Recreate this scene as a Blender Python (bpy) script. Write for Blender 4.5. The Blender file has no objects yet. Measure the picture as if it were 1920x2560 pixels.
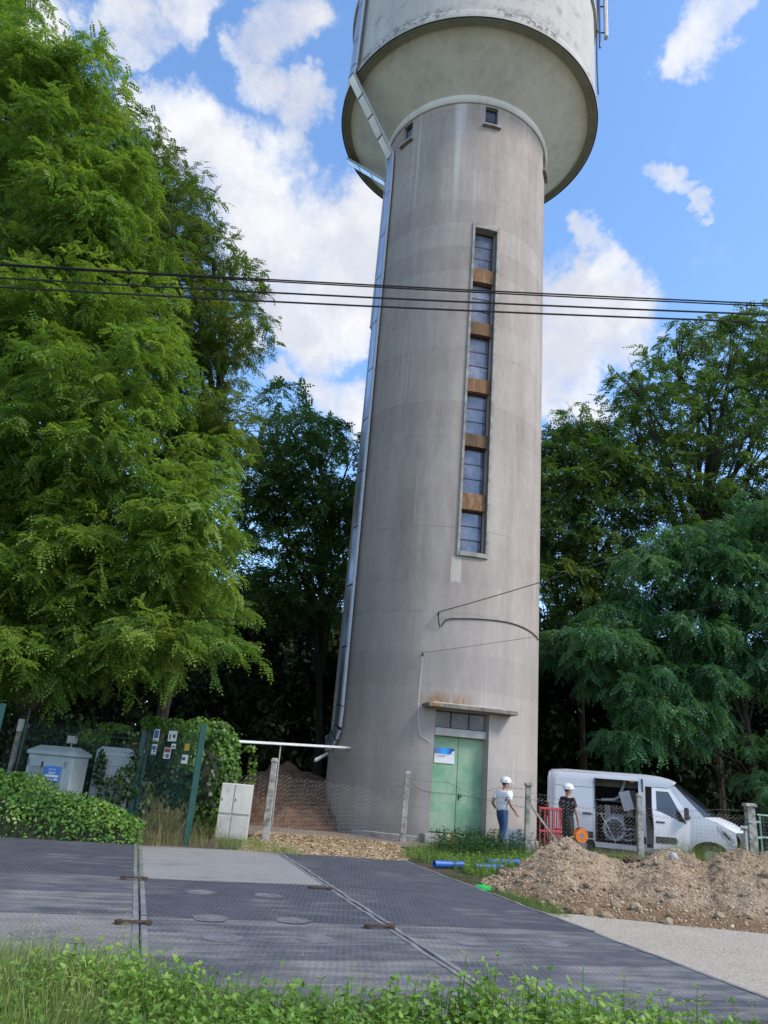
import bpy, bmesh, math, random
import numpy as np
from mathutils import Vector, Matrix
random.seed(7)
rng = np.random.default_rng(11)
R_ = math.radians
sc = bpy.context.scene
COL = sc.collection
# ------------------------------------------------------------------ camera
F_PX, PITCH, ROLL, EYE = 1880.0, R_(19.52), R_(4.91), 1.5
cam_d = bpy.data.cameras.new('camera')
cam_d.sensor_fit = 'VERTICAL'
cam_d.sensor_height = 36.0
cam_d.lens = F_PX / 2560.0 * 36.0
cam_d.clip_start, cam_d.clip_end = 0.1, 2000.0
cam = bpy.data.objects.new('camera', cam_d)
COL.objects.link(cam)
CAMROT = Matrix.Rotation(math.pi / 2 + PITCH, 3, 'X') @ Matrix.Rotation(ROLL, 3, 'Z')
cam.matrix_world = Matrix.Translation((0, 0, EYE)) @ CAMROT.to_4x4()
sc.camera = cam
sc.render.resolution_x, sc.render.resolution_y = 768, 1024
CR = np.array(CAMROT)
CP = np.array([0, 0, EYE])
SCL = 1920 / 1659.0          # pixels below are measured on a 1659 px wide view of the photograph

def ray(x, y):
    return CR @ np.array([(x * SCL - 960) / F_PX, -(y * SCL - 1280) / F_PX, -1.0])

def gnd(x, y, z=0.0):
    d = ray(x, y)
    return CP + d * ((z - EYE) / d[2])

def atY(x, y, Y):
    d = ray(x, y)
    return CP + d * (Y / d[1])

# ------------------------------------------------------------------ sky, clouds
SUN_AZ, SUN_EL = R_(118), R_(46)       # azimuth from +Y towards +X
world = bpy.data.worlds.new('World')
sc.world = world
world.use_nodes = True
wn, wl = world.node_tree.nodes, world.node_tree.links
wn.clear()

def wnode(t, **kw):
    n = wn.new(t)
    for k, v in kw.items():
        setattr(n, k, v)
    return n

w_out = wnode('ShaderNodeOutputWorld')
bg = wnode('ShaderNodeBackground')
bg.inputs['Strength'].default_value = 0.15
sky = wnode('ShaderNodeTexSky', sky_type='NISHITA', sun_disc=False, sun_elevation=SUN_EL, sun_rotation=SUN_AZ)
sky.air_density, sky.dust_density, sky.ozone_density = 1.0, 0.6, 2.5
hsv = wnode('ShaderNodeHueSaturation')
hsv.inputs['Saturation'].default_value = 1.10
hsv.inputs['Value'].default_value = 1.5
wl.new(sky.outputs[0], hsv.inputs['Color'])
tc = wnode('ShaderNodeTexCoord')

def vmath(op, a, b=None):
    n = wnode('ShaderNodeVectorMath', operation=op)
    for i, s in enumerate((a, b)):
        if s is None:
            continue
        if isinstance(s, (tuple, list)):
            n.inputs[i].default_value = s
        else:
            wl.new(s, n.inputs[i])
    return n

def wmath(op, a, b=None, clamp=False):
    n = wnode('ShaderNodeMath', operation=op, use_clamp=clamp)
    for i, s in enumerate((a, b)):
        if s is None:
            continue
        if isinstance(s, (int, float)):
            n.inputs[i].default_value = s
        else:
            wl.new(s, n.inputs[i])
    return n.outputs[0]

def wnoise(scale, detail, rough, vec):
    n = wnode('ShaderNodeTexNoise')
    n.inputs['Scale'].default_value = scale
    n.inputs['Detail'].default_value = detail
    n.inputs['Roughness'].default_value = rough
    wl.new(vec, n.inputs['Vector'])
    return n

def wramp(val, a, b, lo=0.0, hi=1.0):
    n = wnode('ShaderNodeMapRange', interpolation_type='SMOOTHSTEP')
    wl.new(val, n.inputs['Value'])
    n.inputs['From Min'].default_value, n.inputs['From Max'].default_value = a, b
    n.inputs['To Min'].default_value, n.inputs['To Max'].default_value = lo, hi
    return n.outputs[0]

dvec = tc.outputs['Generated']
warp = wnoise(9.0, 6.0, 0.62, dvec)
off = vmath('SUBTRACT', warp.outputs['Color'], (0.5, 0.5, 0.5))
off2 = vmath('SCALE', off.outputs[0])
off2.inputs['Scale'].default_value = 0.17
dw = vmath('NORMALIZE', vmath('ADD', dvec, off2.outputs[0]).outputs[0]).outputs[0]
CLOUDS = [(330, 225, 55, .8), (400, 285, 85, 1), (470, 350, 95, 1), (540, 430, 120, 1), (610, 510, 140, 1), (690, 570, 140, 1),
          (770, 600, 130, 1), (700, 680, 110, 1), (630, 640, 90, 1), (800, 470, 80, .9), (760, 720, 70, .9), (530, 740, 45, .8),
          (560, 110, 48, .72), (600, 60, 54, .75), (640, 15, 52, .75), (600, 185, 58, .78), (655, 245, 50, .72), (690, 205, 42, .66), (640, 320, 40, .62),
          (90, 30, 60, .9), (60, 95, 60, .9), (280, 10, 62, .72), (390, -15, 62, .78), (288, 85, 38, .74), (215, 15, 34, .68),
          (730, 860, 60, .85), (700, 825, 55, .8), (775, 890, 70, .9), (620, 810, 35, .75),
          (1260, 690, 115, 1), (1340, 720, 85, .9), (1215, 770, 95, 1), (1235, 640, 70, .9), (1285, 600, 55, .9), (1260, 540, 40, .8), (1195, 870, 60, .8),
          (1285, 830, 70, .9), (1330, 655, 60, .8), (1445, 380, 34, .75), (1492, 398, 26, .7), (1533, 440, 32, .75), (1525, 475, 22, .7),
          (1520, 65, 55, .72), (1500, 110, 38, .7), (1565, 15, 45, .72)]
acc = None
for (cx, cy, cr, wgt) in CLOUDS:
    d = ray(cx, cy)
    d = d / np.linalg.norm(d)
    a = cr * SCL / F_PX
    dt = wnode('ShaderNodeVectorMath', operation='DOT_PRODUCT')
    wl.new(dw, dt.inputs[0])
    dt.inputs[1].default_value = tuple(d)
    m = wramp(dt.outputs['Value'], math.cos(a * 1.40), math.cos(a * 0.15), 0.0, wgt)
    acc = m if acc is None else wmath('MAXIMUM', acc, m)
# beyond the frame the same kind of broken cloud goes on
vd = ray(830, 1000)
vd = vd / np.linalg.norm(vd)
dv = wnode('ShaderNodeVectorMath', operation='DOT_PRODUCT')
wl.new(dvec, dv.inputs[0])
dv.inputs[1].default_value = tuple(vd)
outside = wramp(dv.outputs['Value'], math.cos(R_(52)), math.cos(R_(40)), 1.0, 0.0)
gen = wnoise(3.2, 7.0, 0.58, dw)
genm = wmath('MULTIPLY', wramp(gen.outputs['Fac'], 0.42, 0.66), outside)
acc = wmath('MAXIMUM', acc, genm)
fine = wnoise(13.0, 10.0, 0.66, dvec)
dens = wmath('ADD', acc, wmath('MULTIPLY', wmath('SUBTRACT', fine.outputs['Fac'], 0.5), 1.45))
alpha = wramp(dens, 0.10, 1.02)
shade_n = wnoise(7.0, 5.0, 0.55, dw)
shade = wramp(shade_n.outputs['Fac'], 0.36, 0.64, 0.0, 1.0)
cc = wnode('ShaderNodeMix', data_type='RGBA')
cc.inputs[6].default_value = (3.2, 3.3, 3.65, 1)
cc.inputs[7].default_value = (4.4, 4.4, 4.45, 1)
wl.new(shade, cc.inputs[0])
mx = wnode('ShaderNodeMix', data_type='RGBA')
wl.new(wmath('MULTIPLY', alpha, 0.96), mx.inputs[0])
wl.new(hsv.outputs[0], mx.inputs[6])
wl.new(cc.outputs[2], mx.inputs[7])
wl.new(mx.outputs[2], bg.inputs['Color'])
wl.new(bg.outputs[0], w_out.inputs[0])
# ------------------------------------------------------------------ sun behind thin cloud
sun_d = bpy.data.lights.new('sun', 'SUN')
sun_d.energy = 2.0
sun_d.angle = R_(14)
sun_d.color = (1.0, 0.93, 0.82)
sun = bpy.data.objects.new('sun', sun_d)
COL.objects.link(sun)
sdir = Vector((math.sin(SUN_AZ) * math.cos(SUN_EL), math.cos(SUN_AZ) * math.cos(SUN_EL), math.sin(SUN_EL)))
sun.rotation_euler = sdir.to_track_quat('Z', 'Y').to_euler()
sc.view_settings.view_transform = 'Standard'
sc.view_settings.look = 'None'
sc.view_settings.exposure = 0.62
sc.view_settings.gamma = 1.0
sc.view_settings.use_curve_mapping = False
sc.cycles.max_bounces = 6
sc.cycles.diffuse_bounces = 3
sc.cycles.transmission_bounces = 4
sc.cycles.transparent_max_bounces = 6
sc.cycles.caustics_reflective = sc.cycles.caustics_refractive = False

# ------------------------------------------------------------------ materials
MATS = {}

def new_mat(name):
    m = bpy.data.materials.new(name)
    m.use_nodes = True
    return m, m.node_tree.nodes, m.node_tree.links, m.node_tree.nodes['Principled BSDF']

def nn(nodes, t, **kw):
    n = nodes.new(t)
    for k, v in kw.items():
        setattr(n, k, v)
    return n

def ramp(nodes, links, fac, stops):
    r = nodes.new('ShaderNodeValToRGB')
    e = r.color_ramp.elements
    while len(e) > 1:
        e.remove(e[-1])
    e[0].position, e[0].color = stops[0][0], (*stops[0][1], 1)
    for p, c in stops[1:]:
        q = e.new(p)
        q.color = (*c, 1)
    links.new(fac, r.inputs[0])
    return r.outputs[0]

def mapped(nodes, links, scale=(1, 1, 1), coord='Object'):
    t = nodes.new('ShaderNodeTexCoord')
    mp = nodes.new('ShaderNodeMapping')
    mp.inputs['Scale'].default_value = scale
    links.new(t.outputs[coord], mp.inputs[0])
    return mp.outputs[0]

def noise(nodes, links, vec, scale, detail=5, rough=0.6):
    n = nodes.new('ShaderNodeTexNoise')
    n.inputs['Scale'].default_value = scale
    n.inputs['Detail'].default_value = detail
    n.inputs['Roughness'].default_value = rough
    links.new(vec, n.inputs['Vector'])
    return n.outputs['Fac']

def mixc(nodes, links, fac, a, b, mode='MIX'):
    n = nodes.new('ShaderNodeMix')
    n.data_type = 'RGBA'
    n.blend_type = mode
    for i, s in ((0, fac), (6, a), (7, b)):
        if isinstance(s, (int, float)):
            n.inputs[i].default_value = s
        elif isinstance(s, tuple):
            n.inputs[i].default_value = (*s, 1)
        else:
            links.new(s, n.inputs[i])
    return n.outputs[2]

def mth(nodes, links, op, a, b=None, c=None, clamp=False):
    n = nodes.new('ShaderNodeMath')
    n.operation = op
    n.use_clamp = clamp
    for i, s in enumerate((a, b, c)):
        if s is None:
            continue
        if isinstance(s, (int, float)):
            n.inputs[i].default_value = s
        else:
            links.new(s, n.inputs[i])
    return n.outputs[0]

def mrange(nodes, links, v, a, b, lo=0., hi=1.):
    n = nodes.new('ShaderNodeMapRange')
    n.interpolation_type = 'SMOOTHSTEP'
    links.new(v, n.inputs[0])
    for i, s in zip((1, 2, 3, 4), (a, b, lo, hi)):
        n.inputs[i].default_value = s
    return n.outputs[0]

def bump(nodes, links, bs, h, strength, dist=0.02):
    b = nodes.new('ShaderNodeBump')
    b.inputs['Strength'].default_value = strength
    b.inputs['Distance'].default_value = dist
    links.new(h, b.inputs['Height'])
    links.new(b.outputs[0], bs.inputs['Normal'])

def M(name, col=None, col2=None, scale=6, rough=0.6, metal=0.0, bumps=0.0, bscale=40, spec=0.5, stretch=(1, 1, 1), lo=.35, hi=.68):
    """plain weathered material: two tones mixed by noise, fine relief"""
    if name in MATS:
        return MATS[name]
    m, n, l, bs = new_mat(name)
    col2 = col2 or tuple(c * 0.72 for c in col)
    v = mapped(n, l, stretch)
    c = ramp(n, l, noise(n, l, v, scale, 6, .65), [(lo, col2), (hi, col)])
    l.new(c, bs.inputs['Base Color'])
    bs.inputs['Roughness'].default_value = rough
    bs.inputs['Metallic'].default_value = metal
    bs.inputs['Specular IOR Level'].default_value = spec
    if bumps:
        bump(n, l, bs, noise(n, l, v, bscale, 5, .6), bumps)
    MATS[name] = m
    return m

def leaf_mat(name, stops, trans=0.35, rough=0.5, spec=0.25):
    if name in MATS:
        return MATS[name]
    m, n, l, bs = new_mat(name)
    at = nn(n, 'ShaderNodeAttribute', attribute_name='tint')
    c = ramp(n, l, at.outputs['Fac'], stops)
    l.new(c, bs.inputs['Base Color'])
    bs.inputs['Roughness'].default_value = rough
    bs.inputs['Specular IOR Level'].default_value = spec
    tr = n.new('ShaderNodeBsdfTranslucent')
    tcx = mixc(n, l, 1.0, c, (1.25, 1.25, 0.55), 'MULTIPLY')
    l.new(tcx, tr.inputs['Color'])
    ms = n.new('ShaderNodeMixShader')
    ms.inputs[0].default_value = trans
    l.new(bs.outputs[0], ms.inputs[1])
    l.new(tr.outputs[0], ms.inputs[2])
    l.new(ms.outputs[0], n['Material Output'].inputs['Surface'])
    MATS[name] = m
    return m

# ------------------------------------------------------------------ mesh helpers
ROOTM = {}

def tag(o, label=None, cat=None, group=None, kind=None):
    if label: o['label'] = label
    if cat: o['category'] = cat
    if group: o['group'] = group
    if kind: o['kind'] = kind
    return o

def thing(name, label, cat, loc=(0, 0, 0), rz=0.0, group=None):
    o = bpy.data.objects.new(name, None)
    o.empty_display_size = 0.2
    COL.objects.link(o)
    o.location = loc
    o.rotation_euler = (0, 0, rz)
    ROOTM[o.name] = Matrix.Translation(loc) @ Matrix.Rotation(rz, 4, 'Z')
    tag(o, label, cat, group)
    return o

def rootm(p):
    if p is None: return Matrix.Identity(4)
    while p.parent: p = p.parent
    return ROOTM.get(p.name, Matrix.Identity(4))

def link(name, me, mat, parent=None):
    o = bpy.data.objects.new(name, me)
    COL.objects.link(o)
    if mat is not None and not me.materials:
        me.materials.append(mat)
    if parent is not None:
        o.parent = parent
    return o

def rotz(a):
    return np.array(Matrix.Rotation(a, 3, 'Z'))

class MB:
    def __init__(s):
        s.v, s.f, s.n = [], [], 0
    def add(s, v, f):
        s.v.extend([tuple(map(float, p)) for p in v])
        s.f.extend([tuple(i + s.n for i in q) for q in f])
        s.n += len(v)
        return s
    def box(s, c, size, rot=None):
        hx, hy, hz = size[0] / 2, size[1] / 2, size[2] / 2
        v = np.array([(x, y, z) for z in (-hz, hz) for y in (-hy, hy) for x in (-hx, hx)])
        if rot is not None:
            v = v @ (rotz(rot) if isinstance(rot, (int, float)) else np.array(rot)).T
        return s.add(v + np.array(c), [(0, 2, 3, 1), (4, 5, 7, 6), (0, 1, 5, 4), (2, 6, 7, 3), (0, 4, 6, 2), (1, 3, 7, 5)])
    def bar(s, a, b, w, h=None, up=(0, 0, 1)):
        a, b = np.array(a, float), np.array(b, float)
        h = h or w
        d = b - a
        L = np.linalg.norm(d)
        x = d / L
        y = np.cross(np.array(up, float), x)
        if np.linalg.norm(y) < 1e-4: y = np.cross((0, 1, 0), x)
        y /= np.linalg.norm(y)
        z = np.cross(x, y)
        return s.box((a + b) / 2, (L, w, h), np.stack([x, y, z], 1))
    def tube(s, pts, r, n=8, cap=True):
        P = [np.array(p, float) for p in pts]
        rr = list(r) if hasattr(r, '__len__') else [r] * len(P)
        ref = None
        rings = []
        for i, p in enumerate(P):
            t = P[min(i + 1, len(P) - 1)] - P[max(i - 1, 0)]
            t = t / (np.linalg.norm(t) + 1e-9)
            if ref is None:
                ref = np.array([0, 0, 1.]) if abs(t[2]) < .9 else np.array([1., 0, 0])
            u = ref - t * (ref @ t)
            u /= np.linalg.norm(u) + 1e-9
            ref = u
            w = np.cross(t, u)
            rings.append([p + rr[i] * (math.cos(2 * math.pi * k / n) * u + math.sin(2 * math.pi * k / n) * w) for k in range(n)])
        v = [q for rg in rings for q in rg]
        f = []
        for i in range(len(P) - 1):
            for k in range(n):
                a, b = i * n + k, i * n + (k + 1) % n
                f.append((a, b, b + n, a + n))
        if cap:
            f.append(tuple(range(n - 1, -1, -1)))
            f.append(tuple((len(P) - 1) * n + k for k in range(n)))
        return s.add(v, f)
    def lathe(s, prof, c=(0, 0, 0), n=48, a0=0.0, a1=2 * math.pi, axis='Z', close=False):
        full = abs(a1 - a0 - 2 * math.pi) < 1e-6
        cols = n if full else n + 1
        v = []
        for i in range(cols):
            a = a0 + (a1 - a0) * i / n
            for (r, z) in prof:
                p = (r * math.cos(a), r * math.sin(a), z)
                if axis == 'Y': p = (p[0], p[2], p[1])
                if axis == 'X': p = (p[2], p[0], p[1])
                v.append((p[0] + c[0], p[1] + c[1], p[2] + c[2]))
        m = len(prof)
        f = []
        for i in range(n):
            j = (i + 1) % cols
            for k in range(m - 1):
                f.append((i * m + k, j * m + k, j * m + k + 1, i * m + k + 1))
            if close:
                f.append((i * m + m - 1, j * m + m - 1, j * m, i * m))
        return s.add(v, f)
    def prism(s, poly, h, plane='XY', at=0.0):
        """poly: 2-D outline extruded by h along the third axis from 'at'"""
        n = len(poly)
        def P(a, b, c):
            return {'XY': (a, b, c), 'XZ': (a, c, b), 'YZ': (c, a, b)}[plane]
        v = [P(a, b, at) for a, b in poly] + [P(a, b, at + h) for a, b in poly]
        f = [tuple(range(n - 1, -1, -1)), tuple(range(n, 2 * n))] + [(i, (i + 1) % n, n + (i + 1) % n, n + i) for i in range(n)]
        return s.add(v, f)
    def build(s, name, mat, parent=None, world=True, smooth=False, bevel=0.0, label=None, kind=None, segs=2):
        V = np.array(s.v)
        if parent is not None and world:
            Mi = np.array(rootm(parent).inverted())
            V = V @ Mi[:3, :3].T + Mi[:3, 3]
        me = bpy.data.meshes.new(name)
        me.from_pydata(V.tolist(), [], s.f)
        bm = bmesh.new()
        bm.from_mesh(me)
        bmesh.ops.recalc_face_normals(bm, faces=bm.faces)
        bm.to_mesh(me)
        bm.free()
        o = link(name, me, mat, parent)
        if smooth:
            me.polygons.foreach_set('use_smooth', [True] * len(me.polygons))
            me.set_sharp_from_angle(angle=R_(38))
        if bevel:
            b = o.modifiers.new('bevel', 'BEVEL')
            b.width, b.segments, b.limit_method, b.angle_limit = bevel, segs, 'ANGLE', R_(35)
        tag(o, label=label, kind=kind)
        return o

def np_mesh(name, V, F, tint=None):
    """fast mesh from arrays; F is (K,m) with one m for all faces"""
    V = np.ascontiguousarray(V, np.float32)
    F = np.ascontiguousarray(F, np.int32)
    me = bpy.data.meshes.new(name)
    K, m = F.shape
    me.vertices.add(len(V))
    me.vertices.foreach_set('co', V.ravel())
    me.loops.add(K * m)
    me.loops.foreach_set('vertex_index', F.ravel())
    me.polygons.add(K)
    me.polygons.foreach_set('loop_start', np.arange(0, K * m, m, dtype=np.int32))
    if tint is not None:
        a = me.attributes.new('tint', 'FLOAT', 'POINT')
        a.data.foreach_set('value', np.ascontiguousarray(tint, np.float32))
    me.update(calc_edges=True)
    return me

def unit(a):
    return a / (np.linalg.norm(a, axis=-1, keepdims=True) + 1e-9)

def frames(d, nrm):
    x = unit(d)
    z = unit(nrm - x * (nrm * x).sum(-1, keepdims=True))
    y = np.cross(z, x)
    return np.stack([x, y, z], -1)      # (N,3,3) columns

def place(tmpl, pos, fr, scale, tint):
    """tmpl: list of (V,F); each instance takes one at random. returns arrays"""
    Vs, Fs, Ts, off = [], [], [], 0
    pick = rng.integers(0, len(tmpl), len(pos))
    for k, (tv, tf) in enumerate(tmpl):
        idx = np.nonzero(pick == k)[0]
        if not len(idx): continue
        P = np.einsum('nij,mj->nmi', fr[idx], tv) * scale[idx][:, None, None] + pos[idx][:, None, :]
        nv = len(tv)
        Vs.append(P.reshape(-1, 3))
        Fs.append((tf[None] + (np.arange(len(idx)) * nv)[:, None, None] + off).reshape(-1, tf.shape[1]))
        Ts.append(np.repeat(tint[idx], nv))
        off += len(idx) * nv
    return np.concatenate(Vs), np.concatenate(Fs), np.concatenate(Ts)

def foliage(name, parts, mat, parent=None, kind='stuff'):
    """join placed arrays [(V,F,T)...] (same face size) into one object"""
    Vs, Fs, Ts, off = [], [], [], 0
    for V, F, T in parts:
        Vs.append(V); Fs.append(F + off); Ts.append(T); off += len(V)
    V = np.concatenate(Vs)
    if parent is not None:
        Mi = np.array(rootm(parent).inverted())
        V = V @ Mi[:3, :3].T + Mi[:3, 3]
    me = np_mesh(name, V, np.concatenate(Fs), np.concatenate(Ts))
    o = link(name, me, mat, parent)
    if kind: o['kind'] = kind
    return o

def text_mesh(txt, size):
    cu = bpy.data.curves.new('lettering', 'FONT')
    cu.body, cu.size, cu.align_x, cu.align_y = txt, size, 'LEFT', 'BOTTOM'
    cu.resolution_u = 3
    o = bpy.data.objects.new('lettering', cu)
    COL.objects.link(o)
    bpy.context.view_layer.update()
    me = bpy.data.meshes.new_from_object(o.evaluated_get(bpy.context.evaluated_depsgraph_get()))
    bpy.data.objects.remove(o)
    bpy.data.curves.remove(cu)
    me.materials.clear()
    return me

def smoothstep(a, b, x):
    t = np.clip((x - a) / (b - a), 0, 1)
    return t * t * (3 - 2 * t)

_LAT = np.random.default_rng(5).random((64, 64))
def vnoise(x, y):
    """2-D value noise, arrays ok"""
    x, y = np.asarray(x, float), np.asarray(y, float)
    xi, yi = np.floor(x).astype(int), np.floor(y).astype(int)
    fx, fy = x - xi, y - yi
    fx, fy = fx * fx * (3 - 2 * fx), fy * fy * (3 - 2 * fy)
    g = lambda a, b: _LAT[a % 64, b % 64]
    return (g(xi, yi) * (1 - fx) + g(xi + 1, yi) * fx) * (1 - fy) + (g(xi, yi + 1) * (1 - fx) + g(xi + 1, yi + 1) * fx) * fy

def fbm(x, y, o=4):
    s, a, t = 0, .5, 0
    for i in range(o):
        s = s + a * vnoise(x * 2 ** i + 13.7 * i, y * 2 ** i + 7.1 * i); t += a; a *= .5
    return s / t - .5
# ================================================================== setting: ground
def terrain(x, y):
    x, y = np.asarray(x, float), np.asarray(y, float)
    return -0.2 * smoothstep(21.0, 22.6, y) * smoothstep(5.2, 6.8, x)

def sheet(name, poly, z, mat, cell=None, jag=0.12):
    """irregular-edged sheet lying on the ground"""
    pts = []
    for i in range(len(poly)):
        a, b = np.array(poly[i][:2]), np.array(poly[(i + 1) % len(poly)][:2])
        n = max(2, int(np.linalg.norm(b - a) / 0.35))
        for k in range(n):
            p = a + (b - a) * k / n
            pts.append(p + jag * np.array([fbm(p[0] * 1.3, p[1] * 1.3), fbm(p[1] * 1.3 + 9, p[0] * 1.3)]) * 2)
    me = bpy.data.meshes.new(name)
    bm = bmesh.new()
    bm.faces.new([bm.verts.new((p[0], p[1], z)) for p in pts])
    bmesh.ops.triangulate(bm, faces=bm.faces)
    bm.to_mesh(me)
    bm.free()
    return tag(link(name, me, mat), kind='structure')

def ground_mat():
    m, n, l, bs = new_mat('ground_soil')
    v = mapped(n, l)
    a = noise(n, l, v, 0.8, 6, .6)
    b = noise(n, l, v, 9, 8, .7)
    c1 = ramp(n, l, b, [(.3, (.055, .045, .032)), (.55, (.13, .105, .075)), (.75, (.20, .165, .12))])
    c2 = ramp(n, l, b, [(.3, (.03, .045, .014)), (.7, (.075, .10, .03))])
    l.new(mixc(n, l, mrange(n, l, a, .42, .6), c1, c2), bs.inputs['Base Color'])
    bs.inputs['Roughness'].default_value = .95
    bs.inputs['Specular IOR Level'].default_value = .1
    bump(n, l, bs, noise(n, l, v, 22, 8, .7), .9, .05)
    return m

xs = np.unique(np.concatenate([np.linspace(-300, -14, 12), np.arange(-14, 16.1, .5), np.linspace(16, 300, 12)]))
ys = np.unique(np.concatenate([np.linspace(-120, -2, 8), np.arange(-2, 32.1, .5), np.linspace(32, 400, 14)]))
GX, GY = np.meshgrid(xs, ys)
GZ = terrain(GX, GY)
nx = len(xs)
gi = np.arange(len(xs) * len(ys)).reshape(len(ys), nx)
gF = np.stack([gi[:-1, :-1], gi[:-1, 1:], gi[1:, 1:], gi[1:, :-1]], -1).reshape(-1, 4)
tag(link('ground', np_mesh('ground', np.stack([GX, GY, GZ], -1).reshape(-1, 3), gF), ground_mat()), kind='structure')

def gravel_mat(name, cols, scale, bs_=.8):
    m, n, l, bs = new_mat(name)
    v = mapped(n, l)
    vo = nn(n, 'ShaderNodeTexVoronoi')
    vo.inputs['Scale'].default_value = scale
    l.new(v, vo.inputs['Vector'])
    g = noise(n, l, v, 1.2, 5, .6)
    c = ramp(n, l, mth(n, l, 'ADD', mth(n, l, 'MULTIPLY', vo.outputs['Color'], .55), mth(n, l, 'MULTIPLY', g, .5)), [(.2, cols[0]), (.5, cols[1]), (.8, cols[2])])
    l.new(c, bs.inputs['Base Color'])
    bs.inputs['Roughness'].default_value = .95
    bs.inputs['Specular IOR Level'].default_value = .15
    bump(n, l, bs, vo.outputs['Distance'], bs_, .02)
    return m

GRAVEL = gravel_mat('pale_gravel', [(.30, .255, .195), (.375, .33, .265), (.44, .395, .33)], 34, .35)
sheet('gravel_track', [gnd(1040, 1935), gnd(1200, 1975), gnd(1420, 1985), gnd(1900, 2010), gnd(2300, 2080), gnd(2400, 2330), gnd(1620, 2200), gnd(1100, 1960)], .004, GRAVEL)
CHIPS = gravel_mat('wood_chip_litter', [(.19, .125, .065), (.36, .26, .15), (.54, .42, .27)], 24, 1.0)
sheet('chip_path', [gnd(500, 1845), gnd(560, 1795), gnd(700, 1805), gnd(850, 1822), gnd(905, 1850), gnd(860, 1866), gnd(680, 1858)], .006, CHIPS)
YARD = gravel_mat('trodden_earth', [(.15, .115, .09), (.23, .18, .145), (.31, .255, .21)], 16, .5)
sheet('yard', [gnd(500, 1800), gnd(560, 1760), (-6, 30), (20, 34), (24, 24), (12, 20.5), gnd(1150, 1840), gnd(900, 1832), gnd(700, 1812)], .002, YARD)
bpy.data.objects['yard'].data.transform(Matrix.Identity(4))
for v in bpy.data.objects['yard'].data.vertices:
    v.co.z = .002
# the yard follows the dip under the van
bmy = bmesh.new()
bmy.from_mesh(bpy.data.objects['yard'].data)
for k in np.arange(-6, 24, .5):
    bmesh.ops.bisect_plane(bmy, geom=bmy.verts[:] + bmy.edges[:] + bmy.faces[:], plane_co=(k, 0, 0), plane_no=(1, 0, 0))
for k in np.arange(18, 34, .5):
    bmesh.ops.bisect_plane(bmy, geom=bmy.verts[:] + bmy.edges[:] + bmy.faces[:], plane_co=(0, k, 0), plane_no=(0, 1, 0))
for v in bmy.verts:
    v.co.z = float(terrain(v.co.x, v.co.y)) + .004
bmy.to_mesh(bpy.data.objects['yard'].data)
bmy.free()

# ================================================================== water tower
TC = np.array([2.205, 25.304])
TR = 3.31
tower = thing('water_tower', 'tall grey concrete water tower with flared round tank and green doors', 'water tower', (TC[0], TC[1], 0))

def tp(ph, z, r=TR):
    a = R_(ph)
    return np.array([TC[0] + r * math.sin(a), TC[1] - r * math.cos(a), z])

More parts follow.
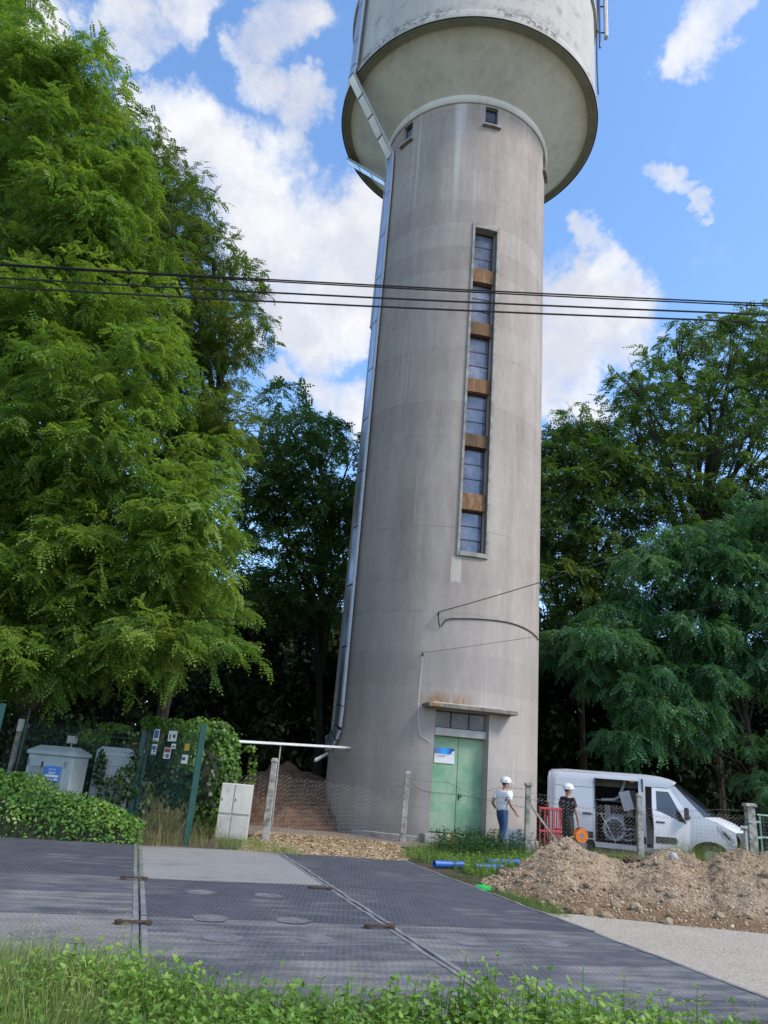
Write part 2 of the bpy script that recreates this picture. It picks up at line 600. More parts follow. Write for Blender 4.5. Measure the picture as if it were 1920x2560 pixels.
def concrete_shaft():
    m, n, l, bs = new_mat('shaft_concrete')
    t = n.new('ShaderNodeTexCoord')
    sp = n.new('ShaderNodeSeparateXYZ')
    l.new(t.outputs['Object'], sp.inputs[0])
    X, Y, Z = sp.outputs
    v = t.outputs['Object']
    streak = noise(n, l, mapped(n, l, (1.0, 1.0, .12)), 1.3, 7, .6)
    fine = noise(n, l, mapped(n, l, (1, 1, .45)), 5, 9, .72)
    big = noise(n, l, v, .35, 4, .55)
    c = ramp(n, l, mth(n, l, 'ADD', mth(n, l, 'MULTIPLY', streak, .5), mth(n, l, 'ADD', mth(n, l, 'MULTIPLY', fine, .3), mth(n, l, 'MULTIPLY', big, .2))),
             [(.30, (.245, .207, .188)), (.47, (.352, .306, .278)), (.64, (.452, .405, .365))])
    # white efflorescence running down from the ring
    run = noise(n, l, mapped(n, l, (1, 1, .015)), 2.6, 3, .5)
    top = mth(n, l, 'MULTIPLY', mrange(n, l, Z, 18.5, 26.2), mrange(n, l, run, .56, .68))
    c = mixc(n, l, mth(n, l, 'MULTIPLY', top, .75), c, (.64, .62, .60))
    # darker streaks
    dk = noise(n, l, mapped(n, l, (1, 1, .02)), 5.5, 4, .6)
    c = mixc(n, l, mrange(n, l, dk, .60, .76, 0, .22), c, (.15, .14, .14))
    # each lift of formwork dried to its own tone, with a faint seam
    lift = mth(n, l, 'FLOOR', mth(n, l, 'DIVIDE', Z, 1.03))
    wn_ = n.new('ShaderNodeTexWhiteNoise')
    wn_.noise_dimensions = '1D'
    l.new(lift, wn_.inputs['W'])
    c = mixc(n, l, mth(n, l, 'MULTIPLY', mrange(n, l, wn_.outputs['Value'], .45, 1.), .16), c, (.47, .43, .40))
    c = mixc(n, l, mth(n, l, 'MULTIPLY', mrange(n, l, wn_.outputs['Value'], .5, .0), .16), c, (.19, .17, .165))
    sm_ = mth(n, l, 'ABSOLUTE', mth(n, l, 'SUBTRACT', mth(n, l, 'FRACT', mth(n, l, 'DIVIDE', mth(n, l, 'ADD', Z, mth(n, l, 'MULTIPLY', big, .05)), 1.03)), .5))
    c = mixc(n, l, mth(n, l, 'MULTIPLY', mrange(n, l, sm_, .488, .5), mrange(n, l, noise(n, l, v, 2.0, 4, .6), .42, .62, 0, .30)), c, (.20, .185, .175))
    # sharp drips
    dr1 = noise(n, l, mapped(n, l, (1, 1, .012)), 9.0, 2, .4)
    drl = noise(n, l, mapped(n, l, (1, 1, .25)), 1.2, 3, .5)
    c = mixc(n, l, mth(n, l, 'MULTIPLY', mrange(n, l, dr1, .64, .70), mrange(n, l, drl, .50, .62, 0, .35)), c, (.19, .175, .17))
    c = mixc(n, l, mth(n, l, 'MULTIPLY', mrange(n, l, dr1, .36, .31), mrange(n, l, drl, .48, .60, 0, .35)), c, (.56, .53, .50))
    # hairline cracks
    cr = nn(n, 'ShaderNodeTexVoronoi', feature='DISTANCE_TO_EDGE')
    cr.inputs['Scale'].default_value = .35
    wv_ = n.new('ShaderNodeVectorMath')
    nz_ = n.new('ShaderNodeTexNoise')
    nz_.inputs['Scale'].default_value = 2.5
    nz_.inputs['Detail'].default_value = 6
    l.new(v, nz_.inputs['Vector'])
    wv_.operation = 'MULTIPLY_ADD'
    l.new(nz_.outputs['Color'], wv_.inputs[0])
    wv_.inputs[1].default_value = (.9, .9, .9)
    l.new(v, wv_.inputs[2])
    l.new(wv_.outputs[0], cr.inputs['Vector'])
    c = mixc(n, l, mth(n, l, 'MULTIPLY', mrange(n, l, cr.outputs['Distance'], .0, .006, .22, 0), mrange(n, l, noise(n, l, v, .5, 3, .5), .54, .62)), c, (.52, .50, .48))
    # pour joints
    for z0 in (26.0, 23.2, 18.05, 15.3, 12.1, 9.0, 6.32, 0.86):
        j = mth(n, l, 'ABSOLUTE', mth(n, l, 'SUBTRACT', mth(n, l, 'ADD', Z, mth(n, l, 'MULTIPLY', fine, .04)), z0 + .02))
        jm = mth(n, l, 'MULTIPLY', mrange(n, l, j, 0., .03, .45, 0.), mrange(n, l, noise(n, l, v, 1.3, 3, .5), .42, .6))
        c = mixc(n, l, jm, c, (.17, .16, .155))
    # pale wash of the lower storey, damp foot
    c = mixc(n, l, mrange(n, l, Z, 6.3, 6.2, 0, .22), c, (.46, .44, .42))
    c = mixc(n, l, mth(n, l, 'MULTIPLY', mrange(n, l, Z, .75, .05), .5), c, (.22, .215, .19))
    # rust and dirt washed onto the wall above the canopy, left of the door
    rx = mth(n, l, 'SUBTRACT', X, .05)
    rm = mth(n, l, 'MULTIPLY', mrange(n, l, mth(n, l, 'ABSOLUTE', rx), .35, 1.0, 1, 0), mth(n, l, 'MULTIPLY', mrange(n, l, Z, 3.62, 3.68), mrange(n, l, Z, 4.15, 3.7)))
    rm = mth(n, l, 'MULTIPLY', rm, mrange(n, l, fine, .3, .6))
    c = mixc(n, l, mth(n, l, 'MULTIPLY', rm, mth(n, l, 'LESS_THAN', Y, 0.)), c, (.27, .15, .06))
    # mortar patch below the slot
    px = mth(n, l, 'ABSOLUTE', mth(n, l, 'SUBTRACT', X, .12))
    pm = mth(n, l, 'MULTIPLY', mrange(n, l, mth(n, l, 'ADD', px, mth(n, l, 'MULTIPLY', fine, .12)), .18, .24, 1, 0), mth(n, l, 'MULTIPLY', mrange(n, l, mth(n, l, 'ADD', Z, mth(n, l, 'MULTIPLY', fine, .5)), 7.45, 7.55), mrange(n, l, Z, 8.1, 8.0)))
    c = mixc(n, l, mth(n, l, 'MULTIPLY', pm, mth(n, l, 'LESS_THAN', Y, 0.)), c, (.50, .47, .41))
    # popped pits
    pits = nn(n, 'ShaderNodeTexVoronoi')
    pits.inputs['Scale'].default_value = 4.0
    l.new(v, pits.inputs['Vector'])
    c = mixc(n, l, mrange(n, l, pits.outputs['Distance'], .03, .06, .6, 0), c, (.16, .13, .11))
    l.new(c, bs.inputs['Base Color'])
    bs.inputs['Roughness'].default_value = .9
    bs.inputs['Specular IOR Level'].default_value = .2
    bump(n, l, bs, mth(n, l, 'ADD', fine, mth(n, l, 'MULTIPLY', noise(n, l, v, 45, 5, .6), .5)), .35, .03)
    return m

def concrete_tank():
    m, n, l, bs = new_mat('tank_render')
    t = n.new('ShaderNodeTexCoord')
    sp = n.new('ShaderNodeSeparateXYZ')
    l.new(t.outputs['Object'], sp.inputs[0])
    Z = sp.outputs[2]
    v = t.outputs['Object']
    big = noise(n, l, v, .6, 6, .62)
    st = noise(n, l, mapped(n, l, (1, 1, .12)), 3.0, 7, .7)
    c = ramp(n, l, mth(n, l, 'ADD', mth(n, l, 'MULTIPLY', big, .55), mth(n, l, 'MULTIPLY', st, .45)), [(.30, (.50, .485, .44)), (.5, (.68, .655, .60)), (.68, (.77, .745, .69))])
    c = mixc(n, l, mrange(n, l, Z, 28.05, 28.2, 0, .75), c, mixc(n, l, st, (.36, .35, .335), (.50, .49, .47)))
    # black algae along the lip, dirty runs on the wall
    lip = mth(n, l, 'MULTIPLY', mth(n, l, 'MULTIPLY', mrange(n, l, Z, 28.05, 28.25), mrange(n, l, Z, 29.0, 28.4)), mrange(n, l, noise(n, l, v, 4, 9, .8), .44, .58))
    side = mrange(n, l, noise(n, l, v, .45, 3, .5), .36, .5)
    c = mixc(n, l, mth(n, l, 'MULTIPLY', mth(n, l, 'MULTIPLY', lip, side), .85), c, (.09, .09, .075))
    wl_ = mth(n, l, 'MULTIPLY', mrange(n, l, Z, 28.4, 28.6), mrange(n, l, noise(n, l, v, 1.6, 9, .78), .52, .66))
    c = mixc(n, l, mth(n, l, 'MULTIPLY', wl_, .6), c, (.21, .205, .195))
    # smudges on the bowl
    sm = mth(n, l, 'MULTIPLY', mrange(n, l, Z, 28.2, 28.0), mrange(n, l, noise(n, l, mapped(n, l, (1, 1, .4)), 2.4, 8, .75), .58, .76))
    c = mixc(n, l, mth(n, l, 'MULTIPLY', sm, .55), c, (.22, .21, .19))
    soffit_shade = mth(n, l, 'MULTIPLY', mth(n, l, 'MULTIPLY', mrange(n, l, Z, 27.72, 28.0), mrange(n, l, Z, 28.22, 28.15)), .3)  # shade under the rim, painted into the top of the bowl
    c = mixc(n, l, soffit_shade, c, (.22, .205, .17))
    l.new(c, bs.inputs['Base Color'])
    bs.inputs['Roughness'].default_value = .9
    bs.inputs['Specular IOR Level'].default_value = .2
    bump(n, l, bs, noise(n, l, v, 14, 8, .7), .3, .03)
    return m

M_SHAFT, M_TANK = concrete_shaft(), concrete_tank()
M_CONC = M('cast_concrete', (.40, .385, .36), (.22, .21, .195), 5, .9, bumps=.4, bscale=30, spec=.2)
M_FRAMEC = M('slot_frame_concrete', (.43, .41, .375), (.21, .20, .175), 4, .9, bumps=.4, bscale=30, spec=.2)
M_RUSTP0 = M('rusty_plain', (.27, .115, .045), (.15, .10, .065), 3.0, .85, bumps=.3, bscale=25, spec=.2, stretch=(1, 1, .5), lo=.4, hi=.62)
M_GALV = M('galvanised_steel', (.50, .54, .62), (.34, .38, .46), 1.2, .28, metal=.9, spec=.5)
M_GALVD = M('dull_galvanised', (.55, .56, .57), (.36, .36, .36), 6, .5, metal=.7)
M_DARKST = M('dark_steel', (.035, .04, .05), (.02, .022, .03), 8, .5, metal=.3)
def varied(name, stops, nscale, rough, spec, stretch=(1, 1, 1), top=None, bumps=0.0):
    """material whose tone differs from piece to piece"""
    m, n, l, bs = new_mat(name)
    oi = n.new('ShaderNodeObjectInfo')
    a = noise(n, l, mapped(n, l, stretch), nscale, 7, .7)
    f = mth(n, l, 'ADD', mth(n, l, 'MULTIPLY', oi.outputs['Random'], .45), mth(n, l, 'MULTIPLY', mrange(n, l, a, .3, .7), .55))
    l.new(ramp(n, l, f, stops), bs.inputs['Base Color'])
    l.new(mrange(n, l, a, .35, .7, rough, rough + .25), bs.inputs['Roughness'])
    bs.inputs['Specular IOR Level'].default_value = spec
    if bumps: bump(n, l, bs, a, bumps, .02)
    MATS[name] = m
    return m
M_RUSTP = varied('rusty_spandrel', [(.1, (.085, .068, .052)), (.4, (.155, .100, .060)), (.65, (.225, .115, .055)), (.9, (.29, .20, .13))], 3.5, .75, .2, (1.6, 1.6, .5), bumps=.4)
M_GLASS = varied('dirty_sky_pane', [(.1, (.055, .065, .095)), (.45, (.12, .145, .215)), (.75, (.19, .22, .30)), (1, (.30, .32, .36))], 1.5, .08, .9)  # dirty glass, with the blue sky reflection painted into its base colour
M_BLACK = M('black_rubber', (.02, .02, .022), (.012, .012, .013), 10, .7)
M_WHITE = M('white_enamel', (.78, .79, .80), (.66, .67, .68), 3, .35)
M_RUST = M('brown_rust', (.10, .055, .035), (.04, .025, .02), 12, .85, bumps=.4)

def door_green():
    # worn paint: chalky bands, greener touch-ups, drips and grime at the foot
    m, n, l, bs = new_mat('worn_green_paint')
    t = n.new('ShaderNodeTexCoord')
    v = t.outputs['Object']
    a = noise(n, l, v, 1.6, 6, .65)
    b = noise(n, l, mapped(n, l, (1, 1, .25)), 7, 7, .7)
    c = ramp(n, l, a, [(.36, (.13, .31, .185)), (.5, (.22, .385, .245)), (.66, (.33, .45, .30))])
    c = mixc(n, l, mrange(n, l, b, .62, .75, 0, .5), c, (.05, .27, .14))
    sp = n.new('ShaderNodeSeparateXYZ')
    l.new(v, sp.inputs[0])
    g2 = noise(n, l, mapped(n, l, (1, 1, .1)), 14, 6, .7)
    c = mixc(n, l, mth(n, l, 'MULTIPLY', mrange(n, l, g2, .55, .7), .4), c, (.36, .44, .33))
    c = mixc(n, l, mth(n, l, 'MULTIPLY', mrange(n, l, sp.outputs[2], .9, .25), mrange(n, l, b, .3, .7, .15, .6)), c, (.20, .22, .16))
    l.new(c, bs.inputs['Base Color'])
    bs.inputs['Roughness'].default_value = .5
    bump(n, l, bs, b, .12, .01)
    return m

M_DOOR = door_green()
OPEN = [(3.3, 17.6, 8.22, 20.42, .36), (-4.4, 23.6, .24, 3.5, .50)]
SW = [(10.9, 1), (-50.3, 1), (71.5, 1), (132, 0), (193, 0), (254, 0)]
for a, _ in SW:
    OPEN.append((a - 4.4, a + 4.4, 25.27, 26.2, .24))
phs = sorted(set(np.round(np.concatenate([np.arange(-100, 260, 3.0)] + [[o[0] % 360 if o[0] >= 260 else o[0], o[1] if o[1] < 260 else o[1]] for o in OPEN]), 3)))
zs = sorted(set(np.round(np.concatenate([np.arange(0, 26.6, 1.1), [26.5]] + [[o[2], o[3]] for o in OPEN]), 3)))
mb = MB()
P = np.array([[tp(p, z) for z in zs] for p in phs])
nz = len(zs)
vv = P.reshape(-1, 3)
ff = []
for i in range(len(phs)):
    j = (i + 1) % len(phs)
    p0, p1 = phs[i], phs[j] if j else phs[0] + 360
    for k in range(nz - 1):
        pm, zm = (p0 + p1) / 2, (zs[k] + zs[k + 1]) / 2
        if any(o[0] < pm < o[1] and o[2] < zm < o[3] for o in OPEN):
            continue
        ff.append((i * nz + k, j * nz + k, j * nz + k + 1, i * nz + k + 1))
mb.add(vv, ff)
for (a, b, z0, z1, dep) in OPEN:
    al = [a] + [p for p in phs if a < p < b] + [b]
    for s_, e_ in zip(al[:-1], al[1:]):
        for z in (z0, z1):
            mb.add([tp(s_, z), tp(e_, z), tp(e_, z, TR - dep), tp(s_, z, TR - dep)], [(0, 1, 2, 3)])
    for p in (a, b):
        mb.add([tp(p, z0), tp(p, z1), tp(p, z1, TR - dep), tp(p, z0, TR - dep)], [(0, 1, 2, 3)])
mb.build('shaft', M_SHAFT, tower, smooth=True)

def cbox(mb, p0, p1, z0, z1, r0, r1, n=8):
    """curved block between two angles, heights and radii"""
    v, f = [], []
    for i in range(n + 1):
        p = p0 + (p1 - p0) * i / n
        v += [tp(p, z0, r0), tp(p, z0, r1), tp(p, z1, r1), tp(p, z1, r0)]
    for i in range(n):
        for k in range(4):
            f.append((i * 4 + k, i * 4 + (k + 1) % 4, i * 4 + 4 + (k + 1) % 4, i * 4 + 4 + k))
    f += [(0, 1, 2, 3), (n * 4 + 3, n * 4 + 2, n * 4 + 1, n * 4)]
    return mb.add(v, f)

# dark room behind the openings so that no light leaks through the shaft
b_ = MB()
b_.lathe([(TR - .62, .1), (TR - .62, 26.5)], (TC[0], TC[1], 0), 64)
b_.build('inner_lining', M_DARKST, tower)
# slot frame
mb = MB()
cbox(mb, 1.9, 3.3, 8.10, 20.62, TR - .15, TR + .05, 2)
cbox(mb, 17.6, 19.2, 8.10, 20.62, TR - .15, TR + .05, 2)
cbox(mb, 3.3, 17.6, 20.40, 20.62, TR - .15, TR + .048)
cbox(mb, 3.3, 17.6, 8.10, 8.24, TR - .15, TR + .075)
mb.build('slot_frame', M_FRAMEC, tower, bevel=.012)
SPT = [(18.20, 18.76), (16.06, 16.56), (13.84, 14.35), (11.85, 12.30), (9.67, 10.23)]
for (z0, z1) in SPT:
    cbox(MB(), 3.3, 17.6, z0, z1, TR - .35, TR - .10).build('spandrel', M_RUSTP, tower, bevel=.01)
edges = [20.40] + [z for s_ in SPT for z in (s_[1], s_[0])] + [8.24]
for i in range(0, len(edges), 2):
    z1, z0 = edges[i], edges[i + 1]
    w = MB()
    rw = TR - .31
    for (a, b) in ((3.3, 3.9), (17.0, 17.6)):
        cbox(w, a, b, z0, z1, rw - .02, rw + .015, 1)
    cbox(w, 3.9, 17.0, z1 - .05, z1, rw - .02, rw + .015, 6)
    cbox(w, 3.9, 17.0, z0, z0 + .04, rw - .02, rw + .015, 6)
    wo = w.build('window', M_DARKST, tower)
    h = (z1 - .05 - z0 - .04) / 3
    for k in range(3):
        za = z0 + .04 + k * h
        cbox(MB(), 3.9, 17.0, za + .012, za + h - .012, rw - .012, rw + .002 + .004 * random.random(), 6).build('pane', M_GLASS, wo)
        if k:
            cbox(MB(), 3.9, 17.0, za - .018, za + .018, rw - .015, rw + .012, 6).build('glazing_bar', M_DARKST, wo)
# hole in one pane is a dark broken patch
# small windows under the tank
for a, _ in SW:
    w = MB()
    rw = TR - .17
    for (p, q) in ((a - 4.4, a - 3.8), (a + 3.8, a + 4.4)):
        cbox(w, p, q, 25.27, 26.2, rw - .02, rw + .02, 1)
    cbox(w, a - 3.8, a + 3.8, 26.13, 26.2, rw - .02, rw + .02, 2)
    cbox(w, a - 3.8, a + 3.8, 25.62, 25.66, rw - .02, rw + .02, 2)
    wo = w.build('small_window', M_DARKST, tower)
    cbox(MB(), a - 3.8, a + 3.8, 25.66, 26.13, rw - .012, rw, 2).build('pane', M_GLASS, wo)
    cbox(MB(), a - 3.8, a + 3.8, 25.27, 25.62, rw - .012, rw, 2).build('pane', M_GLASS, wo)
    cbox(MB(), a - 6.2, a + 6.2, 25.17, 25.275, TR - .05, TR + .14, 4).build('sill', M_CONC, wo, bevel=.01)
# ring, bowl, tank
c3 = (TC[0], TC[1], 0)
MB().lathe([(TR - .1, 26.28), (TR + .05, 26.28), (TR + .10, 26.34), (TR + .11, 26.5), (TR + .07, 26.63), (TR - .1, 26.7)], c3, 128).build('ring_band', M_TANK, tower, smooth=True)
bowl = [(TR, 26.60), (3.6, 26.80), (4.0, 27.14), (4.5, 27.56), (4.9, 27.88), (5.06, 28.02), (5.10, 28.10), (5.38, 28.14), (5.385, 28.07), (5.47, 28.06)]
MB().lathe(bowl, c3, 160).build('bowl', M_TANK, tower, smooth=True)
wall = [(5.47, 28.06), (5.48, 28.42), (5.45, 28.47), (5.385, 28.50), (5.385, 30.8), (5.385, 33.35), (5.50, 33.37), (5.51, 33.62), (5.40, 33.64), (5.385, 36.2), (5.55, 36.25), (5.55, 36.5), (4.6, 37.2), (2.5, 37.9), (0.02, 38.2)]
MB().lathe(wall, c3, 160).build('tank_wall', M_TANK, tower, smooth=True)
MB().lathe([(5.485, 28.04), (5.485, 28.065), (5.44, 28.065), (5.44, 28.04)], c3, 160, close=True).build('drip_edge', M_DARKST, tower)
# ---- door
PHD = 9.6
dn = np.array([math.sin(R_(PHD)), -math.cos(R_(PHD)), 0])
dt_ = np.array([math.cos(R_(PHD)), math.sin(R_(PHD)), 0])
DROT = np.stack([dt_, -dn, np.array([0, 0, 1.])], 1)     # local x along wall, y inwards, z up

def dpt(x, out, z):
    return np.array([TC[0], TC[1], 0]) + dn * out + dt_ * x + np.array([0, 0, z])

def dbox(mb, x0, x1, z0, z1, o0, o1):
    return mb.box(dpt((x0 + x1) / 2, (o0 + o1) / 2, (z0 + z1) / 2), (x1 - x0, abs(o1 - o0), z1 - z0), DROT)

DW = TR * math.sin(R_(14.0)) - .04
for s_ in (-1, 1):
    x0, x1 = (-DW, -.006) if s_ < 0 else (.006, DW)
    lf = dbox(MB(), x0, x1, .27, 2.80, 2.87, 2.91).build('door_leaf', M_DOOR, tower, bevel=.006)
    e = MB()
    dbox(e, x0 + .01, x1 - .01, 1.03, 1.045, 2.905, 2.914)
    e.build('seam', M_DOOR, lf)
    if s_ > 0:
        h = MB()
        dbox(h, .05, .16, 1.22, 1.25, 2.91, 2.94)
        dbox(h, .05, .09, 1.12, 1.30, 2.909, 2.918)
        h.build('handle', M_DARKST, lf, bevel=.004)
dbox(MB(), -DW, DW, 2.81, 3.02, 2.86, 3.10).build('lintel', M('pale_lintel', (.52, .50, .47), (.38, .37, .35), 4, .85, bumps=.2), tower, bevel=.01)
fr = MB()
for x in (-DW, -.27, .27, DW):
    dbox(fr, x - .018, x + .018, 3.02, 3.50, 2.93, 2.975)
for z in (3.035, 3.485):
    dbox(fr, -DW, DW, z - .015, z + .015, 2.931, 2.974)
tr_ = fr.build('transom', M_DARKST, tower)
for (xa, xb) in ((-DW, -.27), (-.27, .27), (.27, DW)):
    dbox(MB(), xa + .018, xb - .018, 3.05, 3.47, 2.935, 2.945).build('pane', M('slate_pane', (.06, .07, .105), (.035, .04, .06), 3, .2, spec=.7), tr_)
wm = MB()
k = 0
while k * .055 < 2 * DW + .5:
    for sgn in (1, -1):
        xa = -DW + k * .055
        xb = xa - sgn * .42 * .8 if sgn > 0 else xa - .42 * .8
        a_, b_2 = (dpt(xa, 2.965, 3.05), dpt(xa - .336, 2.965, 3.47)) if sgn > 0 else (dpt(xa - .336, 2.966, 3.05), dpt(xa, 2.966, 3.47))
        if xa - .336 > -DW + .01 and xa < DW - .01:
            wm.tube([a_, b_2], .003, 3)
    k += 1
wm.build('guard_mesh', M_GALVD, tr_)
# canopy: straight front edge, a slab bedded in the wall
PHC = 13.0
cn = np.array([math.sin(R_(PHC)), -math.cos(R_(PHC))])
ct = np.array([math.cos(R_(PHC)), math.sin(R_(PHC))])
def cpt(x, o): return tuple(TC + cn * o + ct * x)
poly = [cpt(-1.36, 2.95), cpt(-1.36, 3.56), cpt(-1.30, 3.60), cpt(1.30, 3.60), cpt(1.36, 3.55), cpt(1.36, 2.95)]
M('canopy_rust', (.42, .20, .06), (.25, .12, .05), 8, .9)
cano = MB().prism(poly, .11, 'XY', 3.53).build('canopy', M('canopy_concrete', (.30, .27, .23), (.13, .115, .10), 5, .92, bumps=.6, bscale=24), tower, bevel=.015)
tpz = MB()
tpz.prism([cpt(-1.25, 3.0), cpt(-1.2, 3.50), cpt(.9, 3.52), cpt(1.1, 3.3), cpt(1.2, 3.0)], .035, 'XY', 3.642)
tpz.build('mortar_bed', M('pale_mortar', (.56, .53, .48), (.40, .37, .32), 8, .95, bumps=.5), cano, bevel=.015)
MB().box((*cpt(-1.12, 3.602), 3.59), (.22, .012, .075), math.atan2(ct[1], ct[0])).build('rust_stain', MATS['canopy_rust'], cano)
# step and foot
poly = [cpt(-1.2, 2.9), cpt(-1.2, 3.46), cpt(1.05, 3.50), cpt(1.05, 2.9)]
MB().prism(poly, .235, 'XY', .0).build('step', M_CONC, tower, bevel=.02)
MB().lathe([(TR - .02, .0), (TR + .07, .0), (TR + .06, .12), (TR - .02, .15)], c3, 96).build('foot', M_CONC, tower, smooth=True)

# sign on the left leaf
sg = thing('door_sign', 'white and blue sign plate screwed to the green door', 'sign', tuple(dpt(-.40, 2.922, 2.07)), math.atan2(dt_[1], dt_[0]))
S0, S1, Z0, Z1 = -.295, .295, 0.0, .415
MB().box((0, -.006, Z1 / 2), (S1 - S0, .01, Z1)).build('plate', M_WHITE, sg, world=False, bevel=.003)
bl = MB()
bl.prism([(S0, .25), (S0, Z1), (S1, Z1), (S1, .355), (.25, .35), (.21, .31), (.19, .27), (.17, .245)], .003, 'XZ', -.0145)
def blue_grad():
    m, n, l, bs = new_mat('sign_blue')
    sp = n.new('ShaderNodeSeparateXYZ')
    t = n.new('ShaderNodeTexCoord')
    l.new(t.outputs['Object'], sp.inputs[0])
    c = ramp(n, l, mrange(n, l, sp.outputs[0], S0, S1), [(0, (.10, .16, .50)), (.35, (.02, .36, .85)), (.6, (.01, .38, .88)), (.85, (.03, .10, .42)), (1, (.01, .03, .25))])
    l.new(c, bs.inputs['Base Color'])
    bs.inputs['Roughness'].default_value = .35
    return m
bl.build('blue_band', blue_grad(), sg, world=False)
M_INK = M('grey_ink', (.10, .12, .18), (.08, .09, .14), 5, .6)
def lettering(txt, size, x, z, y, parent, mat, name='lettering', sx=1.0):
    me = text_mesh(txt, size)
    me.transform(Matrix.Translation((x, y, z)) @ Matrix.Rotation(math.pi / 2, 4, 'X') @ Matrix.Diagonal((sx, 1, 1, 1)))
    return link(name, me, mat, parent)
lettering('SAUR', .085, -.20, .135, -.0135, sg, M_INK)
ln = MB()
for (x0, x1, z) in ((-.27, .12, .215), (.22, .27, .262), (-.275, -.215, .16)):
    ln.box(((x0 + x1) / 2, -.0125, z), (x1 - x0, .002, .014))
ln.build('small_print', M('faint_ink', (.42, .45, .55), (.36, .38, .48), 40, .6), sg, world=False)
sc_ = MB()
for x in (S0 + .02, S1 - .02):
    sc_.box((x, -.017, Z1 - .02), (.014, .006, .014))
sc_.build('screw', M_WHITE, sg, world=False)

# ---------------------------------------------------------------- cable ducts on the tower
M_RAILW = M('pale_rail', (.62, .63, .66), (.45, .46, .5), 20, .5)
def duct(root, path, width=.36, depth=.09, name='cover'):
    """path: list of (point, outward normal); each run is one cover plate with a side rail"""
    for i in range(len(path) - 1):
        (a, na), (b, nb) = path[i], path[i + 1]
        a, b = np.array(a, float), np.array(b, float)
        nrm = unit(np.array(na, float) + np.array(nb, float))
        x = unit(b - a)
        z = unit(nrm - x * (nrm @ x))
        y = np.cross(z, x)
        Rm = np.stack([x, y, z], 1)
        L = np.linalg.norm(b - a)
        co = MB().box((a + b) / 2, (L - .012, width, depth), Rm).build(name, M_GALV, root, bevel=.006)
        for sgn in (-1, 1):
            MB().box((a + b) / 2 + y * sgn * (width / 2 + .024) - z * .012, (L - .004, .044, depth * .9), Rm).build('side_rail', M_RAILW if sgn > 0 else M_GALVD, co, bevel=.004)
        MB().box(b - x * .03 + z * (depth / 2 + .003), (.035, width + .02, .006), Rm).build('strap', M_DARKST, co)

def nphi(p): return np.array([math.sin(R_(p)), -math.cos(R_(p)), 0])
dk1 = thing('cable_duct', 'shiny galvanised cable duct running down the whole tower and turning at the foot', 'cable duct', tuple(tp(-64, 0, TR + .1)))
path = []
for z in (36.0, 33.9, 31.9, 29.9, 28.45):
    path.append((tp(-62.5, z, 5.60), nphi(-62)))
nd = unit(nphi(-65) * .6 + np.array([0, 0, -.8]))
A_, B_ = tp(-63, 28.0, 5.62), tp(-67.5, 25.25, TR + .12)
for t in (0, .25, .5, .75, 1.0):
    path.append((A_ + (B_ - A_) * t, nd if t < 1 else nphi(-66)))
for z in (23.3, 21.3, 19.3, 17.3, 15.3, 13.3, 11.3, 9.3, 7.3, 5.3, 3.5):
    path.append((tp(-66.5 + (25 - z) * .17, z, TR + .11), nphi(-66)))
e0 = tp(-62.5, 3.2, TR + .11)
tl = -np.array([math.cos(R_(-62)), math.sin(R_(-62)), 0])
for k in range(1, 5):
    a = math.pi / 2 * k / 4
    path.append((e0 + tl * .75 * (1 - math.cos(a)) + np.array([0, 0, -.80 * math.sin(a)]), nphi(-62)))
duct(dk1, path)
# horizontal tray leaving to the left on a thin pole
tray = thing('cable_tray', 'pale horizontal cable tray bridging from the tower foot to the ivy', 'cable tray', tuple(gnd(592, 1783)))
q0, q1 = atY(752, 1617, 23.3), atY(505, 1603, 20.6)
t_ = MB()
t_.bar(q0, q1, .22, .02)
tb = t_.build('tray_floor', M_GALVD, tray)
dd = unit(q1 - q0)
sd = np.array([-dd[1], dd[0], 0])
for s_ in (-1, 1):
    MB().bar(q0 + sd * s_ * .11 + np.array([0, 0, .03]), q1 + sd * s_ * .11 + np.array([0, 0, .03]), .012, .055).build('tray_side', M_WHITE if s_ > 0 else M_GALVD, tray)
pp = q0 + (q1 - q0) * .62
MB().tube([(pp[0], pp[1], pp[2] - .02), (pp[0] + .02, pp[1], 0)], .022, 8).build('pole', M_GALVD, tray, smooth=True)
ep = q1 + dd * -.05
MB().tube([(ep[0], ep[1], ep[2] - .01), (ep[0], ep[1], 0)], .025, 8).build('pole', M_GALVD, tray, smooth=True)
# second duct under the far side of the bowl
dk2 = thing('cable_duct', 'short galvanised duct under the shaded far edge of the tank bowl', 'cable duct', tuple(tp(-112, 0, TR + .1)))
A_, B_ = tp(-110, 28.0, 5.55), tp(-104, 25.9, TR + .12)
nd = unit(nphi(-105) * .6 + np.array([0, 0, -.8]))
pth = [(A_ + (B_ - A_) * t, nd) for t in (0, .33, .66, 1.0)] + [(tp(-104, z, TR + .12), nphi(-104)) for z in (23.5, 21, 18.5)]
duct(dk2, pth, .30)
# loose tray end beside the tower foot
lt = thing('loose_tray', 'bent loose end of cable tray hanging beside the tower foot', 'cable tray', tuple(atY(690, 1640, 23.8)))
MB().bar(atY(708, 1629, 24.0), atY(680, 1645, 23.2), .09, .02).build('floor', M_GALVD, lt)
MB().bar(atY(708, 1626, 24.0), atY(680, 1641, 23.2), .01, .06).build('side', M_WHITE, lt)

